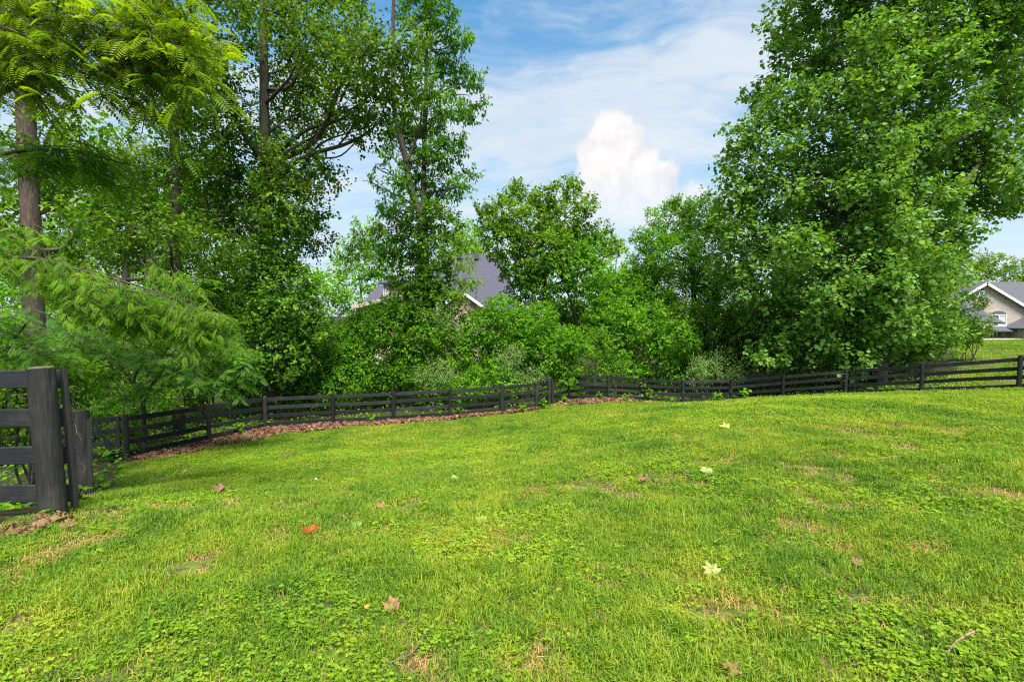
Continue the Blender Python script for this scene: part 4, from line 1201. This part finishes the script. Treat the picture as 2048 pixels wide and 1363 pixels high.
# ------------------------------------------------------------------ weeds at the fence
def weed(name, label, px, py, h, seed, mat='bush', size=.16, stems=3, group=None, cat='plant', leaves=9, single=False):
    g_ = ground_at(px, py); rg2 = np.random.default_rng(seed)
    root = empty(name, g_, label, cat, group)
    st, pos, D, N = [], [], [], []
    for s in range(stems):
        az = rg2.random() * 6.28; top_ = g_ + np.array([math.cos(az) * h * .3, math.sin(az) * h * .25, h * rg2.uniform(.65, 1.0)])
        path = catmull([g_ + rg2.normal(0, .03, 3) * [1, 1, 0], g_ * .5 + top_ * .5 + [0, 0, h * .12], top_], 5)
        st.append(tube(path, [.010, .004], 5))
        for q in range(leaves):
            p_ = path[min(len(path) - 1, int((.2 + .8 * q / leaves) * len(path)))]
            a_ = q * 2.4 + rg2.random()
            pos.append(p_); D.append([math.cos(a_), math.sin(a_), -.1 + rg2.normal(0, .2)]); N.append([rg2.normal(0, .25), rg2.normal(0, .25), 1])
    V, F = joinVF(st); part('stem', V, F, M['twig'], root)
    pos, D, N = map(np.array, (pos, D, N))
    sz_ = size * rg2.uniform(.6, 1.2, len(pos)); fr_ = frames(norm(D), norm(N))
    if single:
        mes = [make_mesh('leaf', *BROAD, M[mat], {'tint': np.full(len(BROAD[0]), t_)}) for t_ in (.35, .55, .8)]
        for q in range(len(pos)): place_leaf('leaf', mes[q % 3], root, pos[q], fr_[q], float(sz_[q]), g_)
        return
    V, F, at = scatter(*BROAD, pos, fr_, sz_, np.clip(rg2.normal(.6, .2, len(pos)), 0, 1))
    part('foliage', V, F, M[mat], root, {'tint': at})


weed('tall_weed', 'tall upright weed with big leaves standing before the fence corner boards', 1295, 803, 1.05, 1, size=.26, stems=2, leaves=12, single=True)
weed('tall_weed', 'shorter leafy weed just right of the tall upright weed', 1322, 803, .7, 2, size=.2, single=True)
W_ = [(880, 832, .55, 'leafy vine clump on the fence left of the sixth post'), (915, 833, .5, 'leafy clump right of the sixth fence post'), (1045, 826, .4, 'small leafy weed below the seventh fence post'),
      (1085, 818, .55, 'weedy tuft in the angle of the fence corner'), (1165, 797, .45, 'leafy weed left of the receding fence post'), (1200, 800, .5, 'leafy weed at the foot of the corner fence boards'),
      (1250, 803, .45, 'low weed in the middle of the corner fence'), (1345, 808, .4, 'low weed left of the fence dip'), (1410, 806, .6, 'broad-leaved weed in the dip of the fence'),
      (1435, 806, .45, 'small weed right of the fence dip'), (1490, 802, .5, 'leafy weed under the overhanging branches'), (220, 925, .4, 'leafy weed at the foot of the gate'), (247, 921, .4, 'small weed beside the gate latch post'),
      (1130, 806, .4, 'yellow-green weed beside the corner leaf patch'), (745, 846, .3, 'small weed between two left fence posts'), (480, 868, .45, 'wispy weed at the second fence panel')]
for k, (x, y, h, lb) in enumerate(W_): weed('weed', lb, x, y, h, 20 + k, size=.15, stems=4)
weed('weed', 'heart-leaved weed climbing at the foot of the near plank', 152, 1012, .33, 50, size=.11, stems=3, leaves=6, single=True)
weed('weed', 'green seedling tuft at the foot of the thick near post', 95, 1042, .12, 51, size=.07, stems=6, leaves=5)

# dry vine tangled on the near plank
rg = np.random.default_rng(9)
vt = empty('dry_vine', P(150, 1012, 4.85), 'dry grey vine tangled down the near plank beside the post', 'vine')
g = []
for q in range(16):
    pts = []
    for s in range(9):
        y_ = 775 + s * 26 + rg.normal(0, 8); x_ = 133 + (y_ - 775) * .075 + rg.normal(6, 7)
        pts.append(P(x_, y_, 4.72 + rg.normal(0, .04)))
    n0 = rg.integers(0, 4); g.append(tube(catmull(pts[n0:n0 + rg.integers(4, 7)], 5), [.0028, .0016], 5))
M['dry'] = plain_mat('dry_vine', (.13, .10, .075), (.28, .23, .17), 20)
V, F = joinVF(g); part('stem', V, F, M['dry'], vt)

# ------------------------------------------------------------------ fallen leaves and sticks on the lawn
def dead_mat(name, c1, c2, tr=.15):
    m, nb, out = new_mat(name)
    tcn = nb.n('ShaderNodeTexCoord').outputs['Object']
    c = nb.ramp(nb.noise(tcn, 22, 4), [(.3, c1), (.7, c2)])
    d = nb.n('ShaderNodeBsdfDiffuse', ins={'Color': c}); t = nb.n('ShaderNodeBsdfTranslucent', ins={'Color': c})
    s = nb.n('ShaderNodeMixShader', ins={0: tr, 1: d.outputs[0], 2: t.outputs[0]}); nb.link(s.outputs[0], out.inputs[0]); return m


LM = {'pale': dead_mat('pale_leaf', (.30, .33, .10), (.44, .46, .18)), 'tan': dead_mat('tan_leaf', (.26, .13, .07), (.46, .26, .15)), 'orange': dead_mat('orange_leaf', (.26, .06, .02), (.40, .12, .04)),
      'pink': dead_mat('pink_leaf', (.22, .10, .07), (.38, .20, .15)), 'green': dead_mat('green_leaf', (.17, .27, .05), (.27, .36, .09)), 'gold': dead_mat('gold_leaf', (.50, .28, .05), (.62, .40, .10))}
FL = [(621, 1076, .17, 'orange', 1.1, 'curled bright orange-brown leaf lying on the left part of the lawn'), (783, 1222, .15, 'tan', .5, 'crumpled tan leaf with upturned points on the near lawn'),
      (1421, 1152, .16, 'pale', .25, 'large pale yellow leaf on the near right lawn'), (1413, 950, .21, 'pale', .3, 'pale lobed leaf further back on the right of the lawn'), (1287, 966, .17, 'pink', 1.0, 'pinkish-brown curled leaf left of the pale lobed leaf'),
      (908, 964, .18, 'green', .4, 'pale green leaf in the middle of the lawn'), (763, 1018, .13, 'tan', .5, 'small tan leaf left of the middle of the lawn'), (712, 1059, .14, 'green', .3, 'light green leaf right of the orange leaf'),
      (960, 1049, .15, 'green', .4, 'yellow-green lobed leaf in the centre of the lawn'), (437, 990, .24, 'pink', .8, 'pinkish-brown leaf on the lawn right of the near fence'),
      (140, 1060, .16, 'pink', .5, 'reddish-brown leaf just right of the thick near post'), (1448, 858, .26, 'pale', .4, 'farthest pale leaf on the upper right lawn'), (1465, 1360, .12, 'tan', .6, 'pale tan leaf cut off by the bottom edge'), (1712, 1140, .10, 'pink', 1.2, 'narrow brown leaf standing in the grass on the right'),
      (370, 946, .18, 'tan', .5, 'tan leaf on the lawn near the litter bed'), (556, 966, .17, 'green', .4, 'pale leaf beside a white speck on the lawn'), (735, 1226, .05, 'gold', .6, 'tiny yellow leaf left of the crumpled tan leaf')]
for k, (x, y, s, mt, cu_, lb) in enumerate(FL):
    rg2 = np.random.default_rng(300 + k); g_ = ground_at(x, y)
    T, TF = leaf_lobed(cu_)
    T = T.copy(); T[:, :2] *= rg2.uniform(.85, 1.12, (len(T), 2)); T[:, 1] -= .45; T[:, 2] += rg2.normal(0, .085, len(T))
    ang_ = rg2.uniform(0, 6.28); tl = R_(rg2.uniform(10, 24))
    Rm = np.array(Matrix.Rotation(tl, 3, 'X') @ Matrix.Rotation(ang_, 3, 'Z'))
    s *= .62; Vt = (T @ Rm.T) * s
    stalk = tube(np.array([[0, -.45, 0], [.03, -.62, .02], [.02, -.8, .07]]) @ Rm.T * s, [.0022, .0016], 4)
    V, F = joinVF([(Vt, TF), stalk])
    o = add_obj('fallen_leaf', make_mesh('fallen_leaf', V, F, LM[mt]), None, g_ + [0, 0, .036 - Vt[:, 2].min() * .3])
    tag(o, lb, 'leaf', 'fallen leaves scattered on the lawn')


def stick(label, pts, r, c1, c2):
    w_ = [ground_at(x, y) + [0, 0, .045 + h] for x, y, h in pts]; w_ = np.array(w_); base = w_[0].copy()
    V, F = tube(catmull(w_ - base, 4), r, 7, np.random.default_rng(4), .07)
    o = add_obj('stick', make_mesh('stick', V, F, plain_mat('stick', c1, c2, 40), None, True), None, base); tag(o, label, 'stick')


stick('smooth pinkish stick lying in the right foreground grass', [(1893, 1322, -.01), (1908, 1304, -.004), (1930, 1290, 0), (1940, 1286, .004), (1957, 1279, 0)], [.004, .0055, .005, .0055, .0035], (.24, .12, .10), (.40, .23, .20))
stick('thin grey-brown twig lying in the grass near the bottom centre', [(765, 1345, -.02), (796, 1335, -.005), (826, 1318, -.012), (845, 1290, -.004), (862, 1268, -.01)], [.003, .004, .003, .002], (.10, .07, .05), (.24, .18, .14))
# a white clover flower
g_ = ground_at(632, 970); fl = empty('white_flower', g_, 'single small white flower head on the left of the lawn', 'flower')
bm = bmesh.new(); bmesh.ops.create_icosphere(bm, subdivisions=2, radius=.018)
V = np.array([v.co[:] for v in bm.verts]); V *= 1 + .12 * np.sin(V[:, :1] * 900) ; F = np.array([[v.index for v in f.verts] for f in bm.faces]); bm.free()
part('flower_head', V + g_ + [0, 0, .085], F, dead_mat('petal', (.7, .7, .66), (.82, .8, .78)), fl)
V, F = tube([g_, g_ + [0, 0, .08]], [.0015, .0015], 5); part('stem', V, F, LM['green'], fl)

# ------------------------------------------------------------------ houses
def brick_mat(name, c1, c2, mortar, sc):
    m, nb, out = new_mat(name)
    pos = nb.n('ShaderNodeNewGeometry').outputs['Position']
    s = nb.n('ShaderNodeSeparateXYZ', ins={0: pos}); h = nb.math('ADD', s.outputs[0], s.outputs[1])
    v = nb.n('ShaderNodeCombineXYZ', ins={0: h, 1: s.outputs[2], 2: 0.0}).outputs[0]
    br = nb.n('ShaderNodeTexBrick', ins={'Vector': v, 'Scale': sc, 'Color1': (*c1, 1), 'Color2': (*c2, 1), 'Mortar': (*mortar, 1), 'Mortar Size': .012, 'Brick Width': .5, 'Row Height': .18})
    c = nb.mix(.35, br.outputs[0], nb.ramp(nb.noise(pos, 2.0, 4), [(.3, c1), (.7, c2)]))
    p = nb.n('ShaderNodeBsdfPrincipled', ins={'Base Color': c, 'Roughness': .9}); nb.link(p.outputs[0], out.inputs[0]); return m


def shingle_mat(name, c1, c2):
    m, nb, out = new_mat(name)
    pos = nb.n('ShaderNodeNewGeometry').outputs['Position']
    n1_ = nb.noise(nb.n('ShaderNodeMapping', ins={'Vector': pos, 'Scale': (3.0, 3.0, 9.0)}).outputs[0], 1.5, 5, .7)
    s = nb.n('ShaderNodeSeparateXYZ', ins={0: pos}); row = nb.math('FRACT', nb.math('MULTIPLY', s.outputs[2], 5.5))
    c = nb.ramp(n1_, [(.3, c1), (.7, c2)]); c = nb.mix(nb.math('MULTIPLY', nb.math('LESS_THAN', row, .16), .35), c, (.02, .02, .025))
    p = nb.n('ShaderNodeBsdfPrincipled', ins={'Base Color': c, 'Roughness': .92}); nb.link(p.outputs[0], out.inputs[0]); return m


M['brick_pale'] = brick_mat('pale_brick', (.34, .27, .22), (.47, .39, .33), (.48, .44, .40), 1.0)
M['brick_pink'] = brick_mat('pink_brick', (.32, .20, .16), (.44, .30, .24), (.45, .40, .36), 1.0)
M['shingle'] = shingle_mat('grey_shingle', (.060, .063, .074), (.115, .118, .135))
M['shingle_purple'] = shingle_mat('purple_shingle', (.050, .046, .070), (.100, .092, .128))
M['trim'] = plain_mat('white_trim', (.66, .63, .60), (.78, .75, .72), 4, .6, .05)
M['cream'] = plain_mat('cream_siding', (.50, .40, .32), (.60, .50, .41), 4, .7, .05)
M['brown_door'] = plain_mat('brown_door', (.15, .085, .06), (.22, .13, .10), 5, .6, .1)
m, nb, out = new_mat('window_glass')
p = nb.n('ShaderNodeBsdfPrincipled', ins={'Base Color': (.10, .13, .15, 1), 'Roughness': .06}); p.inputs['Specular IOR Level'].default_value = .8
nb.link(p.outputs[0], out.inputs[0]); M['glass'] = m
M['blind'] = plain_mat('window_blind', (.42, .46, .46), (.52, .55, .54), 3, .5, .05)


def boxVF(lo_, hi):
    lo_, hi = np.array(lo_, float), np.array(hi, float)
    V = np.array([[(lo_, hi)[i][0], (lo_, hi)[j][1], (lo_, hi)[k][2]] for i in (0, 1) for j in (0, 1) for k in (0, 1)])
    F = np.array([[0, 1, 3, 2], [4, 6, 7, 5], [0, 4, 5, 1], [2, 3, 7, 6], [0, 2, 6, 4], [1, 5, 7, 3]])
    return V, F


def slabVF(quad, t):
    """a roof plane with thickness t"""
    q = np.array(quad, float); nrm = np.cross(q[1] - q[0], q[3] - q[0]); nrm /= np.linalg.norm(nrm)
    if nrm[2] < 0: nrm = -nrm
    V = np.vstack([q, q - nrm * t])
    F = np.array([[0, 1, 2, 3], [7, 6, 5, 4], [0, 4, 5, 1], [1, 5, 6, 2], [2, 6, 7, 3], [3, 7, 4, 0]])
    return V, F


def poly_wall(pts, depth_vec):
    """extruded flat wall outline"""
    a_ = np.array(pts, float); n = len(a_); V = np.vstack([a_, a_ + np.array(depth_vec)])
    c0 = len(V); V = np.vstack([V, a_.mean(0), a_.mean(0) + np.array(depth_vec)])
    T = [[c0, i, (i + 1) % n] for i in range(n)] + [[c0 + 1, n + (i + 1) % n, n + i] for i in range(n)]
    Q = [[i, n + i, n + (i + 1) % n, (i + 1) % n] for i in range(n)]
    return V, [np.array(T), np.array(Q)]


def gable(root, x0, x1, y0, y1, zb, ze, zp, wall, roof, over=.45, t=.16, trim=True):
    """body with its gable facing the camera (towards -Y); returns nothing"""
    xm = (x0 + x1) / 2
    V, F = poly_wall([(x0, y0, zb), (x1, y0, zb), (x1, y0, ze), (xm, y0, zp), (x0, y0, ze)], (0, y1 - y0, 0)); part('wall', V, F, M[wall], root)
    sl = (zp - ze) / (xm - x0)
    r = None
    for s in (-1, 1):
        xe = xm + s * (xm - x0 + over); zE = zp - sl * (xm - x0 + over)
        V, F = slabVF([(xm, y0 - over, zp + .22), (xe, y0 - over, zE + .22), (xe, y1 + .2, zE + .22), (xm, y1 + .2, zp + .22)], t); r = part('roof', V, F, M[roof], root)
        if trim:
            V, F = slabVF([(xm, y0 - over - .06, zp + .17), (xe, y0 - over - .06, zE + .17), (xe, y0 - over + .02, zE + .17), (xm, y0 - over + .02, zp + .17)], .30); part('fascia', V, F, M['trim'], root)


def window(root, x0, x1, z0, z1_, y, arch=False, blind=True):
    w_ = part('window', *boxVF((x0, y - .05, z0), (x1, y + .08, z1_)), M['glass'], root)
    f = .10
    bx_ = [boxVF((x0 - f, y - .12, z0 - f), (x1 + f, y - .03, z0)), boxVF((x0 - f, y - .12, z1_), (x1 + f, y - .03, z1_ + f)), boxVF((x0 - f, y - .12, z0), (x0, y - .03, z1_)), boxVF((x1, y - .12, z0), (x1 + f, y - .03, z1_)),
           boxVF(((x0 + x1) / 2 - .06, y - .11, z0), ((x0 + x1) / 2 + .06, y - .04, z1_))]
    V, F = joinVF(bx_); part('window_frame', V, F, M['trim'], w_)
    if blind: part('blind', *boxVF(((x0 + x1) / 2 + .08, y - .07, z0 + .02), (x1 - .02, y - .055, z1_ - .02)), M['blind'], w_)
    if arch:
        pts = [(x0 - .1, y - .06, z1_ + .11)] + [((x0 + x1) / 2 - math.cos(a_) * ((x1 - x0) / 2 + .1), y - .06, z1_ + .11 + math.sin(a_) * .38) for a_ in np.linspace(.3, math.pi - .3, 9)] + [(x1 + .1, y - .06, z1_ + .11)]
        V, F = poly_wall(pts, (0, .1, 0)); part('arch_panel', V, F, M['shingle'], w_)


# right house, 60 m away beyond the neighbour's lawn
D_ = 60.0
def hx_(px): return (px - CX) / FPX * D_
def hz_(py): return float(P(1990, py, D_)[2])
zb = -1.25
h1 = empty('brick_house', (hx_(1990), D_, zb), 'pale brick house with grey roof and white gable edges at the right edge', 'house')
gable(h1, hx_(1838), hx_(2088), D_, D_ + 9, zb, hz_(640), hz_(567), 'brick_pale', 'shingle')
# main roof: ridge along the picture, behind the gable
rx0, rx1 = hx_(1900), hx_(2500); zr, ze_ = hz_(558), hz_(634)
ym = D_ + 7.5
V, F = slabVF([(rx0 + 6, ym, zr + .2), (rx1, ym, zr + .2), (rx1, D_ + .4, ze_ + .1), (rx0 - 1, D_ + .4, ze_ + .1)], .2); part('roof', V, F, M['shingle'], h1)
V, F = slabVF([(rx0 + 6, ym, zr + .2), (rx1, ym, zr + .2), (rx1, D_ + 15, ze_ + .1), (rx0 - 1, D_ + 15, ze_ + .1)], .2); part('roof', V, F, M['shingle'], h1)
part('wall', *boxVF((rx0, D_ + .9, zb), (rx1 - .5, D_ + 14, ze_ - .1)), M['brick_pale'], h1)
# second, lower gable towards the right
gable(h1, hx_(2012), hx_(2200), D_ - 2.2, D_ + 4, zb, hz_(655), hz_(606), 'brick_pale', 'shingle')
window(h1, hx_(1982), hx_(2009), hz_(651), hz_(630), D_, True)
window(h1, hx_(1946), hx_(1962), hz_(592), hz_(583), D_, True, False)
V, F = slabVF([(hx_(1972), D_ + .1, hz_(652)), (hx_(2012), D_ + .1, hz_(652)), (hx_(2012), D_ - 1.4, hz_(661)), (hx_(1968), D_ - 1.4, hz_(661))], .12); part('porch_roof', V, F, M['shingle'], h1)
window(h1, hx_(1979), hx_(1992), hz_(675), hz_(664), D_ - .02, False, False)
part('door', *boxVF((hx_(1994), D_ - .08, zb), (hx_(2002), D_ + .05, hz_(664))), M['brown_door'], h1)
window(h1, hx_(2003.5), hx_(2010), hz_(675), hz_(664), D_ - .03, False, False)
V, F = slabVF([(hx_(1895), D_ + .05, hz_(600)), (hx_(1935), D_ + .05, hz_(605)), (hx_(1978), D_ - 2.0, hz_(645)), (hx_(1895), D_ - 2.0, hz_(640))], .2); part('side_roof', V, F, M['shingle'], h1)
kb = empty('retaining_wall', (hx_(1900), D_ - 4.2, -1.33), 'low pale retaining wall in front of the right brick house', 'wall')
part('wall', *boxVF((hx_(1900), D_ - 4.2, -1.5), (hx_(1900) + 45, D_ - 3.9, -1.06)), M['cream'], kb)
part('coping', *boxVF((hx_(1900) - .05, D_ - 4.27, -1.06), (hx_(1900) + 45.05, D_ - 3.83, -.96)), M['trim'], kb)

# house behind the trees in the middle, 56 m away
D2 = 56.0
def kx(px): return (px - CX) / FPX * D2
def kz(py): return float(P(900, py, D2)[2])
zb = z1(kx(900), D2) - .2
h2 = empty('purple_roofed_house', (kx(900), D2, zb), 'brick house with a steep purple-grey roof half hidden behind the central trees', 'house')
rz, ez = kz(509), kz(622)
ym = D2 + 8
A0, A1 = (kx(868), ym, rz + 1.0), (kx(1004), ym, rz + 1.0)
B0, B1 = (kx(838), D2, ez), (kx(1034), D2, ez)
C0, C1 = (kx(838), D2 + 16, ez), (kx(1034), D2 + 16, ez)
for q in ([A0, A1, B1, B0], [A0, A1, C1, C0], [A1, B1, C1, A1], [A0, B0, C0, A0]):
    V, F = slabVF(q, .2) if q[0] != q[3] else slabVF([q[0], q[1], q[2], (np.array(q[0]) + np.array(q[2])) / 2], .2)
    part('roof', V, F, M['shingle_purple'], h2)
part('wall', *boxVF((kx(842), D2 + .5, zb), (kx(1030), D2 + 15.5, ez - .2)), M['brick_pink'], h2)
gable(h2, kx(886), kx(972), D2 - 2.5, D2 + 4, zb, kz(616), kz(585), 'brick_pink', 'shingle_purple')
# left wing: lower roof plane, raking cream gable edge and a narrow bay
V, F = slabVF([(kx(733), D2 + 5, kz(565)), (kx(850), D2 + 5, kz(565)), (kx(850), D2 - 1.2, kz(604)), (kx(733), D2 - 1.2, kz(606))], .2); part('wing_roof', V, F, M['shingle_purple'], h2)
part('wall', *boxVF((kx(735), D2 - .5, zb), (kx(850), D2 + 9, kz(608))), M['cream'], h2)
V, F = slabVF([(kx(712), D2 - 1.6, kz(611)), (kx(784), D2 - 1.6, kz(594)), (kx(784), D2 - 1.0, kz(594)), (kx(712), D2 - 1.0, kz(611))], .42); part('fascia', V, F, M['cream'], h2)
V, F = poly_wall([(kx(718), D2 - 1.0, zb), (kx(780), D2 - 1.0, zb), (kx(780), D2 - 1.0, kz(598)), (kx(718), D2 - 1.0, kz(612))], (0, 1.2, 0)); part('wall', V, F, M['cream'], h2)
part('bay', *boxVF((kx(777), D2 - 1.9, zb), (kx(788), D2 + 1, kz(566))), M['cream'], h2)
part('bay', *boxVF((kx(788), D2 - 1.8, zb), (kx(812), D2 + 1, kz(568))), M['brick_pink'], h2)
window(h2, kx(778.6), kx(783), kz(592), kz(573), D2 - 1.9, False, False)
V, F = slabVF([(kx(790), D2 + 1, kz(552)), (kx(835), D2 + 1, kz(552)), (kx(835), D2 - 2.4, kz(566)), (kx(770), D2 - 2.4, kz(568))], .2); part('bay_roof', V, F, M['shingle_purple'], h2)
for q in (905, 945, 980):
    part('roof_vent', *boxVF((kx(q) - .25, ym - 1.2, rz + .35), (kx(q) + .25, ym - .5, rz + 1.0)), M['shingle'], h2)
